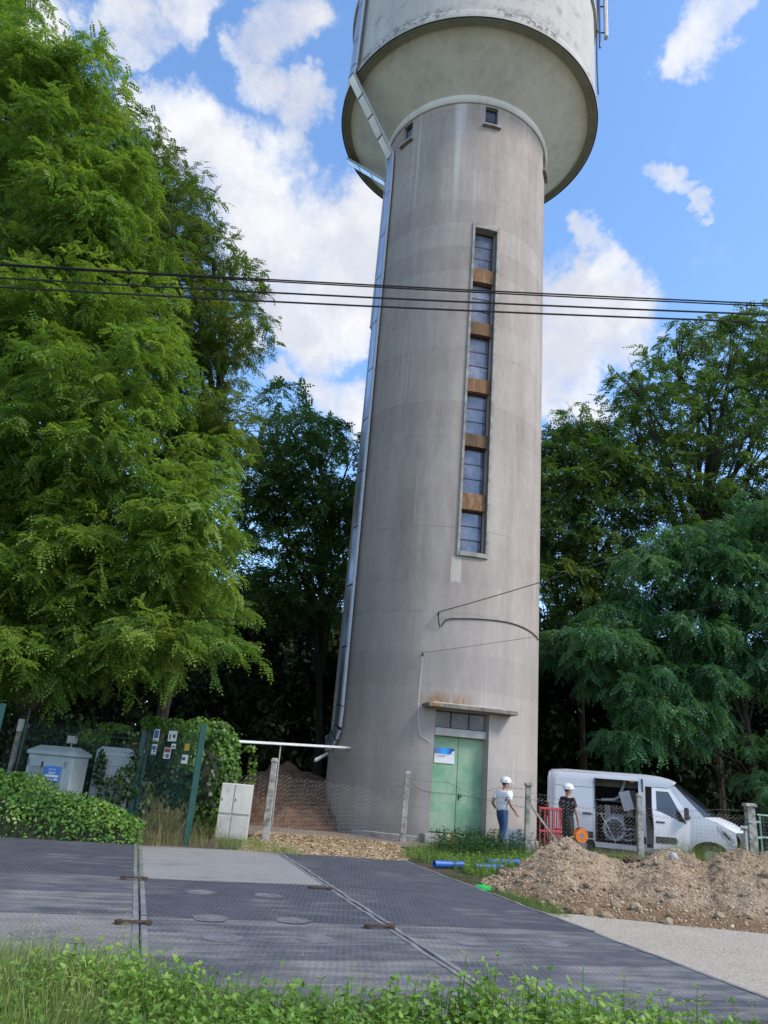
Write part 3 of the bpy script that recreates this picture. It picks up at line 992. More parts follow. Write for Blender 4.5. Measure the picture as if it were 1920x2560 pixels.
# antennas on the tank
an = thing('panel_antenna', 'slim white panel antenna on a blue steel pole by the tank', 'antenna', tuple(tp(79, 31.5, 5.75)))
M_BLUEST = M('blue_grey_steel', (.10, .15, .33), (.06, .09, .2), 6, .5, metal=.3)
apx = np.array(atY(1296, 103, 24.6))
MB().tube([apx, apx + np.array([0, 0, 5.5])], .05, 10).build('pole', M_BLUEST, an, smooth=True)
ap2 = apx + np.array([.27, -.05, .55])
pb = MB()
pb.box(ap2 + np.array([0, 0, 2.2]), (.15, .24, 4.4))
pnl = pb.build('panel', M('panel_grey', (.62, .60, .60), (.5, .48, .5), 3, .5), an, bevel=.03)
for dz in (.35, 2.0, 3.7):
    MB().bar(apx + np.array([-.02, 0, .55 + dz]), ap2 + np.array([-.05, 0, dz]), .05, .04).build('bracket', M_DARKST, an)
for dz in (.9, 3.4):
    tgt = tp(79, apx[2] + dz, 5.39)
    MB().bar(apx + np.array([0, 0, dz]), tgt, .06, .06).build('wall_arm', M_DARKST, an)
cb = []
for k in range(12):
    t = k / 11
    cb.append(tp(78 - 4 * t, 38 - 8.6 * t, 5.52 + .04 * math.sin(6 * t)))
MB().tube(cb, .03, 6).build('feeder_cable', M_BLACK, an)

# wires fixed to the tower
def wire(name, label, pts, r, mat, cat='wire', group=None, n=5):
    o = MB().tube(pts, r, n).build(name, mat, smooth=True)
    return tag(o, label, cat, group)

h1 = tp(-5.8, 6.27, TR + .16)
far = atY(1840, 1010, 21.5)
sag = [h1 + (far - h1) * t + np.array([0, 0, -.25 * 4 * t * (1 - t)]) for t in np.linspace(0, 1, 24)]
wire('service_wire', 'thick black wire climbing from the tower wall to the right', sag, .014, M_BLACK)
far2 = atY(1900, 1235, 20.5)
h2 = tp(-12.4, 5.05, TR + .14)
wire('service_wire', 'thin wire strung from the small black hook above the canopy', [h2 + (far2 - h2) * t + np.array([0, 0, -.15 * 4 * t * (1 - t)]) for t in np.linspace(0, 1, 20)], .006, M_BLACK)
lp = [h1 + np.array([0, 0, -.02]), tp(-5.6, 6.05, TR + .09), tp(-4.8, 5.86, TR + .05), tp(-3.6, 5.9, TR + .04), tp(-2.2, 6.08, TR + .03)]
for p in range(1, 70, 4):
    lp.append(tp(p, 6.13 + .16 * math.sin(R_(p * 2.2)) - .0022 * max(0, p - 35) ** 1.0, TR + .025))
wire('looped_cable', 'black cable looped from its hook and swept round the tower wall', lp, .016, M_BLACK, 'cable')
wh = [tp(-12.2, 5.02, TR + .1), tp(-12.4, 4.7, TR + .03), tp(-12.9, 4.2, TR + .02), tp(-12.9, 3.7, TR + .05), tp(-12.8, 3.4, TR + .04), tp(-12.4, 3.1, TR + .02), tp(-11.0, 2.75, TR + .02), tp(-6, 2.6, TR + .02)]
wire('drop_wire', 'slack white wire hanging down past the canopy end', wh, .008, M_WHITE)
for (p, z, lab) in ((-5.8, 6.27, 'small steel hook holding the thick wire on the tower wall'), (-12.4, 5.05, 'small black hook above the left end of the canopy')):
    hk = MB().tube([tp(p, z, TR - .02), tp(p, z, TR + .16)], .014, 6)
    hk.box(tp(p, z - .05, TR + .13), (.05, .05, .09))
    tag(hk.build('wall_hook', M_BLACK), lab, 'hook')

# overhead power lines along the road
def cable_px(label, pts, Y, r, dz=0.0):
    W = [atY(x, y, Y) + np.array([0, 0, dz]) for x, y in pts]
    xs_ = np.array([w[0] for w in W]); zs_ = np.array([w[2] for w in W])
    co = np.polyfit(xs_, zs_, 2)
    co[0] = abs(co[0]) * .5 + 1e-5
    co = np.array([co[0], *np.polyfit(xs_, zs_ - co[0] * xs_ ** 2, 1)])
    X = np.linspace(-34, 34, 40)
    wire('overhead_cable', label, [(x, Y, np.polyval(co, x)) for x in X], r, M_BLACK, 'cable', 'overhead cables crossing in front of the tower')
cable_px('topmost overhead cable crossing in front of the tower, upper strand', [(0, 568), (575, 604), (820, 619), (1172, 635), (1659, 654)], 12, .016)
cable_px('topmost overhead cable crossing in front of the tower, lower strand', [(0, 571), (575, 608), (820, 623), (1172, 639), (1659, 659)], 12.04, .014)
cable_px('middle overhead cable of the lines crossing in front of the tower', [(0, 598), (575, 632), (820, 646), (1172, 661), (1659, 677)], 12, .019)
cable_px('lowest overhead cable of the lines crossing in front of the tower', [(0, 617), (575, 652), (820, 665), (1172, 679), (1659, 693)], 12, .019)
# ================================================================== roadway mats
MA = R_(-15.8)
E2 = np.array([math.sin(MA), math.cos(MA)])
E1 = np.array([math.cos(MA), -math.sin(MA)])

def mat_surface(name, base, dust, amount):
    m, n, l, bs = new_mat(name)
    t = n.new('ShaderNodeTexCoord')
    v = t.outputs['Object']
    # tread of short raised bars, alternately turned
    mp = n.new('ShaderNodeMapping')
    l.new(v, mp.inputs[0])
    br = nn(n, 'ShaderNodeTexBrick')
    br.inputs['Scale'].default_value = 1.0
    br.inputs['Brick Width'].default_value = .06
    br.inputs['Row Height'].default_value = .11
    br.inputs['Mortar Size'].default_value = .016
    br.inputs['Mortar Smooth'].default_value = .3
    l.new(mp.outputs[0], br.inputs['Vector'])
    big = noise(n, l, v, .9, 6, .62)
    med = noise(n, l, mapped(n, l, (.35, 2.2, 1)), 2.0, 7, .7)
    fine = noise(n, l, v, 30, 5, .6)
    d = mth(n, l, 'ADD', mth(n, l, 'MULTIPLY', big, .45), mth(n, l, 'MULTIPLY', med, .55))
    dm = mrange(n, l, d, .66 - amount * .5, .86 - amount * .5)
    wear = mrange(n, l, noise(n, l, v, 2.3, 6, .65), .36, .62, .25, 1.0)
    groove = mth(n, l, 'MULTIPLY', br.outputs['Fac'], wear)
    mud = mrange(n, l, noise(n, l, mapped(n, l, (.5, 1.6, 1)), 3.2, 9, .78), .60, .70)
    c = mixc(n, l, mth(n, l, 'MULTIPLY', groove, .75), base, tuple(b * .30 for b in base))
    c = mixc(n, l, mth(n, l, 'MULTIPLY', dm, mth(n, l, 'ADD', mth(n, l, 'MULTIPLY', groove, .35), .5)), c, dust)
    c = mixc(n, l, mth(n, l, 'MULTIPLY', fine, .35), c, tuple(b * 1.5 for b in base))
    c = mixc(n, l, mth(n, l, 'MULTIPLY', mud, .45), c, (.25, .215, .17))
    l.new(c, bs.inputs['Base Color'])
    bs.inputs['Roughness'].default_value = .62
    bs.inputs['Specular IOR Level'].default_value = .35
    bump(n, l, bs, mth(n, l, 'ADD', mth(n, l, 'MULTIPLY', mth(n, l, 'SUBTRACT', 1.0, groove), 1.0), mth(n, l, 'MULTIPLY', fine, .15)), .55, .012)
    return m

MAT_DARK = mat_surface('mat_dark', (.082, .084, .102), (.29, .275, .25), .34)
MAT_MID = mat_surface('mat_mid', (.088, .090, .107), (.33, .31, .28), .48)
MAT_PALE = mat_surface('mat_pale', (.16, .158, .165), (.38, .36, .33), .72)
MAT_DUST = mat_surface('mat_dusty', (.105, .10, .108), (.35, .325, .29), .62)
M_PATCH = M('rubbed_patch', (.215, .215, .22), (.11, .11, .125), 8, .6, spec=.3)
M_JOINT = M('mat_flange', (.27, .265, .26), (.15, .15, .165), 5, .6, spec=.3)
ROWS = [4.1, 6.2, 8.62, 11.32, 15.35]
COLS = [-7.4, -4.83, -2.27, .30, 2.86, 5.42]
LOOK = {(1, 3): 'pale grey dusty', (0, 3): 'plain dark', (2, 3): 'plain dark far'}
MATLIST = []
mat_of = {(2, 3): (MAT_DARK, 'slate'), (3, 3): (MAT_PALE, 'pale grey'), (4, 3): (MAT_DARK, 'dark slate'),
          (2, 2): (MAT_MID, 'dusty slate'), (3, 2): (MAT_DARK, 'dark blue-grey'), (4, 2): (MAT_DARK, 'dark slate'),
          (2, 1): (MAT_DUST, 'brown dusty'), (3, 1): (MAT_MID, 'ribbed blue-grey'), (4, 1): (MAT_MID, 'ribbed slate')}
mlabels = {(3, 3): 'pale grey trackway mat in front of the white meter cabinet', (2, 3): 'dark trackway mat below the bramble bank',
           (4, 3): 'dark trackway mat with its far edge on the wood chips', (3, 2): 'dark blue-grey trackway mat with round rubbed patches, edged by the pale mat',
           (4, 2): 'plain dark trackway mat beside the grass and the green lid', (2, 2): 'dusty slate trackway mat joined to the dark bramble-side mat',
           (2, 1): 'brown dusty trackway mat behind the foreground weeds', (3, 1): 'ribbed trackway mat with two round patches behind the weeds',
           (4, 1): 'ribbed trackway mat tapering along the gravel track'}
for (ci, ri), (mm, kind_) in mat_of.items():
    u0, u1, v0, v1 = COLS[ci] + .006, COLS[ci + 1] - .006, ROWS[ri] + .006, ROWS[ri + 1] - .006
    if (ci, ri) == (2, 3): v1 += .12
    if ri == 1: v0 = ROWS[0] + 1.3
    o_ = E1 * (u0 + u1) / 2 + E2 * (v0 + v1) / 2
    tilt = random.uniform(-.004, .004)
    lab = mlabels.get((ci, ri), 'slate trackway mat at the far end of the mat row')
    rt = thing('trackway_mat', lab, 'ground mat', (o_[0], o_[1], 0.0), -MA, 'trackway mats laid as a roadway')
    w, h = u1 - u0, v1 - v0
    # slab with slightly wavy top
    nu, nv_ = 14, 14
    mb = MB()
    vs = []
    for j in range(nv_ + 1):
        for i in range(nu + 1):
            x, y = -w / 2 + w * i / nu, -h / 2 + h * j / nv_
            vs.append((x, y, .037 + .035 * fbm((x + u0) * .8, (y + v0) * .8 + 3) + .012 * ((i in (0, nu)) and (random.random() - .3)) * 1.0))
    fs = [(j * (nu + 1) + i, j * (nu + 1) + i + 1, (j + 1) * (nu + 1) + i + 1, (j + 1) * (nu + 1) + i) for j in range(nv_) for i in range(nu)]
    mb.add(vs, fs)
    bord = [i for i in range(nu + 1)] + [(j + 1) * (nu + 1) - 1 for j in range(1, nv_ + 1)] + [nv_ * (nu + 1) + i for i in range(nu - 1, -1, -1)] + [j * (nu + 1) for j in range(nv_ - 1, 0, -1)]
    n0 = mb.n
    mb.add([(vs[b][0], vs[b][1], .006) for b in bord], [])
    L_ = len(bord)
    mb.f += [(bord[k], n0 + k, n0 + (k + 1) % L_, bord[(k + 1) % L_]) for k in range(L_)]
    mb.build('slab', mm, rt, world=False, smooth=True)
    def zt(x, y): return .035 + .02 * float(fbm((x + w / 2 + u0 - w / 2 + 0) * .6, (y + h / 2 + v0 - h / 2) * .6 + 3))
    # flange strips along the long edges
    for s_ in (-1, 1):
        st = []
        for j in range(nv_ + 1):
            y = -h / 2 + h * j / nv_
            for xx in (s_ * (w / 2 - .008), s_ * (w / 2 - .06)):
                i = 0 if s_ < 0 else nu
                st.append((xx, y, vs[j * (nu + 1) + i][2] + .004))
        f_ = [(2 * j, 2 * j + 1, 2 * j + 3, 2 * j + 2) for j in range(nv_)]
        MB().add(st, f_).build('flange', M_JOINT, rt, world=False)
    if (ci, ri) in ((3, 2), (3, 1), (4, 1), (2, 1)):
        spots = []
        for (qx, qy) in {(3, 2): [(433, 1925), (580, 1933), (455, 1982), (632, 1987)], (3, 1): [(480, 2020), (683, 2024)], (4, 1): [(1015, 2031), (1190, 2034), (1400, 2132), (1180, 2125)], (2, 1): [(75, 2012)]}[(ci, ri)]:
            g_ = gnd(qx, qy, .05)[:2]
            spots.append((g_ @ E1 - (u0 + u1) / 2, g_ @ E2 - (v0 + v1) / 2))
        for (sx, sy) in spots:
            pv = [(0 + sx, sy, 0)] + [(sx + .185 * math.cos(a) * (1 + .10 * math.sin(5 * a + sx * 9) + .07 * math.sin(9 * a + sy * 7)), sy + .19 * math.sin(a), 0) for a in np.linspace(0, 2 * math.pi, 24, endpoint=False)]
            def hz(x, y):
                fi, fj = (x + w / 2) / w * nu, (y + h / 2) / h * nv_
                i, j = int(min(max(fi, 0), nu - 1)), int(min(max(fj, 0), nv_ - 1))
                fx, fy = fi - i, fj - j
                g = lambda a, b: vs[b * (nu + 1) + a][2]
                return (g(i, j) * (1 - fx) + g(i + 1, j) * fx) * (1 - fy) + (g(i, j + 1) * (1 - fx) + g(i + 1, j + 1) * fx) * fy
            pv = [(x, y, hz(x, y) + .003) for x, y, _ in pv]
            MB().add(pv, [(0, k, k % 24 + 1) for k in range(1, 25)]).build('round_patch', M_PATCH, rt, world=False)

# rusty couplings across the joints
def coupling(px, py, lab):
    g = gnd(px, py, .05)
    t = thing('mat_coupling', lab, 'coupling', tuple(g), -MA, 'rusty couplings between mats')
    for s_ in (-1, 1):
        MB().tube([(-.13, s_ * .026, .012), (.13, s_ * .02, .016)], .009, 6).build('rod', M_RUST, t, world=False)
    for s_ in (-1, 1):
        e = MB().lathe([(.018, -.01), (.042, -.01), (.042, .016), (.018, .016)], (s_ * .13, 0, .008), 10, close=True)
        e.build('eye', M_RUST, t, world=False)
coupling(290, 1898, 'rusty coupling at the corner of the pale grey mat and the bramble-side mat')
coupling(288, 1994, 'rusty coupling beside the brown dusty mat')
coupling(692, 1920, 'rusty coupling between the dark blue-grey mat and the chip-side mat')
coupling(820, 2003, 'rusty coupling between the two ribbed mats')

# ================================================================== spoil heap
heap = thing('spoil_heap', 'long heap of pale stony spoil beside the gravel track', 'spoil heap', tuple(gnd(1400, 1960)))
CREST = [(1040, 1905), (1080, 1893), (1120, 1866), (1160, 1840), (1200, 1824), (1232, 1810), (1262, 1822), (1300, 1842), (1340, 1858), (1385, 1856), (1420, 1842), (1450, 1838), (1490, 1850), (1530, 1864), (1560, 1850), (1600, 1846), (1659, 1856), (1740, 1870), (1850, 1900), (1960, 1940), (2040, 1975)]
FOOT = [(1040, 1908), (1070, 1925), (1105, 1936), (1140, 1946), (1180, 1960), (1210, 1968), (1240, 1974), (1290, 1980), (1330, 1985), (1380, 1990), (1420, 1994), (1460, 1999), (1500, 2003), (1540, 2006), (1580, 2010), (1620, 2014), (1680, 2020), (1760, 2030), (1870, 2036), (1980, 2030), (2060, 2010)]
cw, fw = [], []
for k, ((cx, cy), (fx, fy)) in enumerate(zip(CREST, FOOT)):
    f_ = gnd(fx, fy)
    t = k / (len(CREST) - 1)
    Yc = 14.3 + 1.1 * min(1, t * 4) - .6 * t
    c_ = atY(cx, cy, Yc)
    c_[2] = max(c_[2], .01)
    cw.append(c_); fw.append(f_)
cw, fw = np.array(cw), np.array(fw)
NS, NT = 260, 90
S = np.linspace(0, len(CREST) - 1, NS)
ip = lambda A: np.stack([np.interp(S, np.arange(len(A)), A[:, k]) for k in range(3)], 1)
C_, F_ = ip(cw), ip(fw)
back = np.stack([C_[:, 0] + .55, C_[:, 1] + .9 + 1.5 * np.clip(C_[:, 2], 0, .7), np.zeros(NS)], 1)
T = np.linspace(0, 1, NT)
HP = np.zeros((NS, NT, 3))
for j, t in enumerate(T):
    if t < .62:
        q = t / .62
        HP[:, j] = F_ + (C_ - F_) * q
        HP[:, j, 2] = C_[:, 2] * (q ** .80)
    else:
        q = (t - .62) / .38
        HP[:, j] = C_ + (back - C_) * q
        HP[:, j, 2] = C_[:, 2] * (1 - q) ** 1.3
amp = np.clip(HP[..., 2] / .25, 0, 1)
HP[..., 2] += amp * (fbm(HP[..., 0] * 1.6, HP[..., 1] * 1.6, 5) * .30 + fbm(HP[..., 0] * 6, HP[..., 1] * 6 + 4, 4) * .14)
HP[..., 2] = np.maximum(HP[..., 2], .0) + .008

def heap_mat():
    m, n, l, bs = new_mat('stony_spoil')
    v = mapped(n, l)
    a = noise(n, l, v, 1.1, 6, .65)
    vo = nn(n, 'ShaderNodeTexVoronoi')
    vo.inputs['Scale'].default_value = 26
    l.new(v, vo.inputs['Vector'])
    sp = n.new('ShaderNodeSeparateXYZ')
    l.new(v, sp.inputs[0])
    c = ramp(n, l, mth(n, l, 'ADD', mth(n, l, 'MULTIPLY', a, .6), mth(n, l, 'MULTIPLY', vo.outputs['Color'], .4)), [(.25, (.20, .132, .078)), (.45, (.345, .25, .165)), (.7, (.49, .385, .27))])
    c = mixc(n, l, mth(n, l, 'MULTIPLY', mrange(n, l, noise(n, l, v, 1.7, 5, .6), .56, .70), .6), c, (.185, .135, .095))
    # wet reddish earth at the foot
    c = mixc(n, l, mth(n, l, 'MULTIPLY', mrange(n, l, mth(n, l, 'ADD', sp.outputs[2], mth(n, l, 'MULTIPLY', a, .2)), .34, .14), .7), c, (.20, .115, .06))
    l.new(c, bs.inputs['Base Color'])
    bs.inputs['Roughness'].default_value = .95
    bs.inputs['Specular IOR Level'].default_value = .1
    bump(n, l, bs, mth(n, l, 'ADD', vo.outputs['Distance'], noise(n, l, v, 40, 6, .7)), .9, .04)
    return m

hi = np.arange(NS * NT).reshape(NS, NT)
hF = np.stack([hi[:-1, :-1], hi[1:, :-1], hi[1:, 1:], hi[:-1, 1:]], -1).reshape(-1, 4)
hv = HP.reshape(-1, 3) - np.array(heap.location)
ho = link('earth', np_mesh('earth', hv, hF), heap_mat(), heap)
# stones
def stone_mesh(seed):
    bm = bmesh.new()
    bmesh.ops.create_icosphere(bm, subdivisions=1, radius=1)
    r = random.Random(seed)
    sx, sy, sz = r.uniform(.8, 1.2), r.uniform(.6, 1.), r.uniform(.45, .8)
    for v in bm.verts:
        k = r.uniform(.72, 1.12)
        v.co = Vector((v.co.x * sx * k, v.co.y * sy * k, v.co.z * sz * k))
    me = bpy.data.meshes.new('stone')
    bm.to_mesh(me)
    bm.free()
    return me
M_STONES = [M('stone_pale', (.46, .37, .26), (.29, .22, .145), 5, .9, bumps=.5, spec=.15), M('stone_tan', (.38, .29, .195), (.24, .17, .11), 5, .9, bumps=.5, spec=.15), M('stone_ochre', (.36, .245, .145), (.22, .14, .08), 5, .9, bumps=.5, spec=.15)]
SM = []
for k in range(9):
    me = stone_mesh(k)
    me.materials.append(M_STONES[(0, 0, 1, 1, 2, 0, 1, 2, 1)[k]])
    SM.append(me)
fr_ = [j for j, t in enumerate(T) if t < .64]
def heap_pt():
    while True:
        i, j = random.randrange(4, NS - 45), random.choice(fr_)
        p = HP[i, j]
        if p[2] > .02 or random.random() < .25: return p, i, j
for k in range(170):
    p, i, j = heap_pt()
    s_ = random.choice((.03, .033, .038, .042, .05, .06)) * random.uniform(.8, 1.25)
    if p[2] < .25: s_ *= 1.35
    o = bpy.data.objects.new('stone', SM[random.randrange(9)])
    COL.objects.link(o)
    o.parent = heap
    o.location = Vector(p) - heap.location + Vector((0, 0, s_ * .25))
    o.rotation_euler = (random.uniform(-.5, .5), random.uniform(-.5, .5), random.uniform(0, 6.28))
    o.scale = (s_, s_, s_)
# single big boulders at the foot
for (bx, by, r_, k) in ((1375, 1962, .12, 0), (1310, 1972, .10, 2), (1275, 1965, .09, 2), (1450, 1990, .09, 0), (1215, 1958, .10, 7), (1330, 1958, .13, 3), (1660, 1955, .12, 3), (1560, 1940, .11, 3), (1420, 1925, .09, 0)):
    f_ = gnd(bx, by, .10)
    near_ = HP.reshape(-1, 3)[np.argmin(((HP.reshape(-1, 3)[:, :2] - f_[:2]) ** 2).sum(1))]
    f_ = np.array([near_[0], near_[1], near_[2] + r_ * .22])
    o = bpy.data.objects.new('boulder', SM[k])
    COL.objects.link(o)
    o.parent = heap
    o.location = Vector(f_) - heap.location
    o.rotation_euler = (random.uniform(-.4, .4), random.uniform(-.4, .4), random.uniform(0, 6))
    o.scale = (r_, r_, r_ * 1.1)
ti = []
for me in SM[:6]:
    bm = bmesh.new(); bm.from_mesh(me)
    ti.append((np.array([v.co[:] for v in bm.verts]), np.array([[v.index for v in f.verts] for f in bm.faces])))
    bm.free()
NP = 9000
ii, jj = rng.integers(2, NS - 2, NP), rng.choice(fr_ + list(range(len(fr_), NT)), NP)
pos = HP[ii, jj] + rng.normal(0, .02, (NP, 3)) * (1, 1, .2)
sz = rng.gamma(2.0, .0052, NP) + .006
fr = frames(rng.normal(size=(NP, 3)), rng.normal(0, .4, (NP, 3)) + (0, 0, 1))
PV = place(ti, pos, fr, sz, rng.random(NP))
pebm = leaf_mat('pebble_mix', [(0, (.24, .155, .088)), (.4, (.37, .27, .175)), (.8, (.46, .36, .25)), (1, (.54, .46, .35))], trans=0.0, rough=.9, spec=.1)
foliage('pebbles', [PV], pebm, heap)
# stones strewn over the track by the heap
# clods of dark rooty soil
for (bx, by, Yb, r_) in ((1425, 1905, 13.6, .26), (1365, 1860, 15.0, .13), (1090, 1880, 14.7, .10)):
    c_ = atY(bx, by, Yb)
    V = []
    for k in range(5):
        me = SM[k]
        for v in me.vertices: pass
    bm = bmesh.new()
    bmesh.ops.create_icosphere(bm, subdivisions=3, radius=r_)
    for v in bm.verts:
        n_ = v.co.normalized()
        v.co = Vector((v.co.x * 1.2, v.co.y, v.co.z * .62)) * (1 + .9 * float(fbm(n_.x * 4 + n_.z * 2, n_.y * 4 + 5, 4)))
    me = bpy.data.meshes.new('clod')
    bm.to_mesh(me); bm.free()
    o = link('clod', me, M('dark_clod', (.19, .14, .10), (.09, .065, .045), 9, .95, bumps=1.0, bscale=30, spec=.1), heap)
    o.location = Vector(c_) - heap.location

# sack-like block on the heap
bg_ = thing('concrete_lump', 'whitish lump of broken concrete half buried on the spoil heap', 'rubble', tuple(atY(1462, 1872, 14.55)))
bm = bmesh.new()
bmesh.ops.create_icosphere(bm, subdivisions=3, radius=.15)
for v in bm.verts:
    v.co = Vector((v.co.x * .95 - .25 * max(0, v.co.z), v.co.y * .8, max(v.co.z, -.11) * 1.15)) * (1 + .35 * float(fbm(v.co.x * 12 + 3, v.co.y * 12 + v.co.z * 9, 3)))
me = bpy.data.meshes.new('block'); bm.to_mesh(me); bm.free()
link('block', me, M('chalky_lump', (.62, .62, .60), (.40, .39, .37), 5, .9, bumps=.5), bg_)
bm = bmesh.new()
bmesh.ops.create_icosphere(bm, subdivisions=2, radius=.075)
for v in bm.verts: v.co *= 1 + .5 * float(fbm(v.co.x * 20, v.co.y * 20 + v.co.z * 15, 3))
me = bpy.data.meshes.new('cap'); bm.to_mesh(me); bm.free()
o = link('cap', me, M('grey_plastic_sheet', (.52, .52, .53), (.36, .36, .38), 9, .5), bg_)
o.location = (-.06, -.02, .155)

# brown earth mound beside the tower, behind the wire
mound = thing('earth_mound', 'brown earth mound behind the wire left of the tower', 'earth mound', (-2.6, 25.5, 0))
nu, nv_ = 60, 50
V = []
for j in range(nv_ + 1):
    for i in range(nu + 1):
        x, y = -4.4 + 7.0 * i / nu, -2.6 + 6.0 * j / nv_
        rr = math.hypot((x - .5) / 3.6, (y - .3) / 2.7)
        z = 1.75 * max(0, 1 - rr) ** .85
        z += (float(fbm(x * 1.2, y * 1.2)) * .75 + float(fbm(x * 3.5, y * 3.5 + 3)) * .35 + float(fbm(x * 9, y * 9 + 3)) * .12) * min(1, z / .3)
        V.append((x, y, max(0.0, z) + .008))
F4 = [(j * (nu + 1) + i, j * (nu + 1) + i + 1, (j + 1) * (nu + 1) + i + 1, (j + 1) * (nu + 1) + i) for j in range(nv_) for i in range(nu)]
MB().add(V, F4).build('earth', M('brown_earth', (.22, .13, .085), (.11, .065, .042), 5, .95, bumps=.9, bscale=18, spec=.1), mound, world=False, smooth=True)

# ================================================================== chain-link fence with concrete posts
M_POST = M('mossy_concrete_post', (.42, .40, .36), (.17, .165, .14), 7, .95, bumps=.8, bscale=24, spec=.15, lo=.36, hi=.58)
fence = thing('chain_link_fence', 'sagging chain-link fence with barbed wire on old concrete posts', 'fence', tuple(gnd(870, 1818)))
PB = [np.array([*gnd(572, 1818)[:2], 0]), np.array([*gnd(869, 1818)[:2], 0]), np.array([4.42, 21.05, 0]), np.array([7.55, 21.6, 0]), np.array([10.75, 22.0, 0])]
PTOP = [(588, 1637), (880, 1665), (1139, 1690), (1378, 1713), (1616, 1735)]
PH = []
for k, (b, tpx) in enumerate(zip(PB, PTOP)):
    d = ray(*tpx)
    h = EYE + d[2] * (b[1] / d[1])
    PH.append(h)
    w = .145 if k < 4 else .23
    sec = MB()
    zz = [0, .5, 1.0, h - .16, h - .10, h - .08, h]
    ww = [w * 1.1, w * 1.05, w, w * .92, w * .92, w * 1.12, w * .8]
    if k in (2, 4): ww[-2] = w * 1.35; ww[-1] = w * 1.1
    lean = (.015 if k == 1 else 0)
    vs, fs = [], []
    for z, a in zip(zz, ww):
        for (sx, sy) in ((-1, -1), (1, -1), (1, 1), (-1, 1)):
            vs.append((b[0] + sx * a / 2 + lean * z + random.uniform(-.006, .006), b[1] + sy * a / 2 + random.uniform(-.006, .006), z + (0 if z in (0, ) else random.uniform(-.006, .006))))
    for i in range(len(zz) - 1):
        for q in range(4):
            fs.append((i * 4 + q, i * 4 + (q + 1) % 4, i * 4 + 4 + (q + 1) % 4, i * 4 + 4 + q))
    fs += [(3, 2, 1, 0), tuple(len(vs) - 4 + q for q in range(4))]
    sec.add(vs, fs)
    sec.build('post', M_POST, fence, bevel=.014)

M_WIRE = M('fence_wire', (.42, .41, .39), (.24, .21, .18), 12, .6, metal=.4)
def chain(root, a, b, ztop, zbot, pitch=.06, r=.0024, sagx=None, mat=None, lean=0.0):
    """woven diamonds between two feet; ztop(t) gives the sagging top"""
    a, b = np.array(a, float), np.array(b, float)
    L = np.linalg.norm((b - a)[:2])
    d = (b - a) / L
    nrm = np.array([-d[1], d[0], 0])
    n = int(L / pitch)
    V, F = [], []
    for k in range(n):
        x0 = (k + .5) * pitch
        zt, zb = ztop(x0 / L), zbot(x0 / L)
        m = max(2, int((zt - zb) / (pitch * .75)))
        pts = []
        for j in range(m + 1):
            z = zb + (zt - zb) * j / m
            xx = x0 + (pitch / 2 if (j + k) % 2 else -pitch / 2) * 1.0
            xx += .01 * math.sin(z * 7 + k * .3)
            bul = .05 * math.sin(z * 3.0 + x0 * 1.1) + lean * (z)
            pts.append(a + d * xx + nrm * (bul + .004 * (-1) ** j) + np.array([0, 0, z]))
        base = len(V)
        for p in pts:
            V += [p + d * r, p - d * r * .5 + np.array([0, 0, r]), p + nrm * r]
        for j in range(m):
            for q in range(3):
                F.append((base + j * 3 + q, base + j * 3 + (q + 1) % 3, base + j * 3 + 3 + (q + 1) % 3, base + j * 3 + 3 + q))
    V = np.array(V)
    Mi = np.array(rootm(root).inverted())
    V = V @ Mi[:3, :3].T + Mi[:3, 3]
    return tag(link('chain_link', np_mesh('chain_link', V, np.array(F)), mat or M_WIRE, root), kind='stuff')
# left of the first post, first to second (torn down towards the second), third to fifth
pl = PB[0] + np.array([-1.9, .55, 0])
chain(fence, pl, PB[0] + np.array([-.08, 0, 0]), lambda t: 1.42 - .10 * math.sin(math.pi * t), lambda t: .05, r=.0030)
torn = PB[0] + (PB[1] - PB[0]) * .93
chain(fence, PB[0] + np.array([.06, .05, 0]), torn, lambda t: 1.40 - .18 * t - (.35 * max(0, t - .72) / .28) + .02 * math.sin(40 * t), lambda t: .06 + .1 * t, r=.0030)
chain(fence, PB[2] + np.array([.1, 0, 0]), PB[3] + np.array([-.08, 0, 0]), lambda t: 1.42 - .05 * math.sin(math.pi * t) - .06 * t, lambda t: .02, r=.0027)
chain(fence, PB[3] + np.array([.08, 0, 0]), PB[4] + np.array([-.14, 0, 0]), lambda t: 1.30 + .08 * t, lambda t: .02, r=.0027)
def barbed(pts, r=.0038, n=28, lab=None):
    P = [np.array(p, float) for p in pts]
    t = np.linspace(0, len(P) - 1, n)
    Q = np.stack([np.interp(t, np.arange(len(P)), [p[k] for p in P]) for k in range(3)], 1)
    for _ in range(3):
        Q[1:-1] = (Q[:-2] + 2 * Q[1:-1] + Q[2:]) / 4
    mb = MB().tube(Q, r, 5)
    for i in range(1, n - 1, 1):
        for s_ in (-1, 1):
            mb.tube([Q[i] + np.array([.012 * s_, .0, .022]), Q[i] - np.array([.012 * s_, 0, .022])], r * .6, 3)
    mb.build('barbed_wire', M('rusty_wire', (.16, .13, .11), (.09, .07, .06), 10, .8), fence)
def onfence(px, py, k):
    """point on the fence line between post k and k+1 seen at a pixel"""
    d = ray(px, py)
    a, b = PB[k], PB[k + 1]
    n = np.array([-(b - a)[1], (b - a)[0]])
    t = (a[:2] @ n) / (d[:2] @ n)
    return CP + d * t
barbed([onfence(*p, 0) for p in ((800, 1712), (840, 1702), (868, 1696), (905, 1712), (932, 1716), (962, 1696))][:5])
barbed([onfence(*p, 0) for p in ((855, 1712), (870, 1700), (880, 1682))])
barbed([onfence(*p, 1) for p in ((884, 1682), (930, 1690), (968, 1688), (1000, 1708), (1030, 1720), (1060, 1705), (1090, 1700), (1138, 1705))])
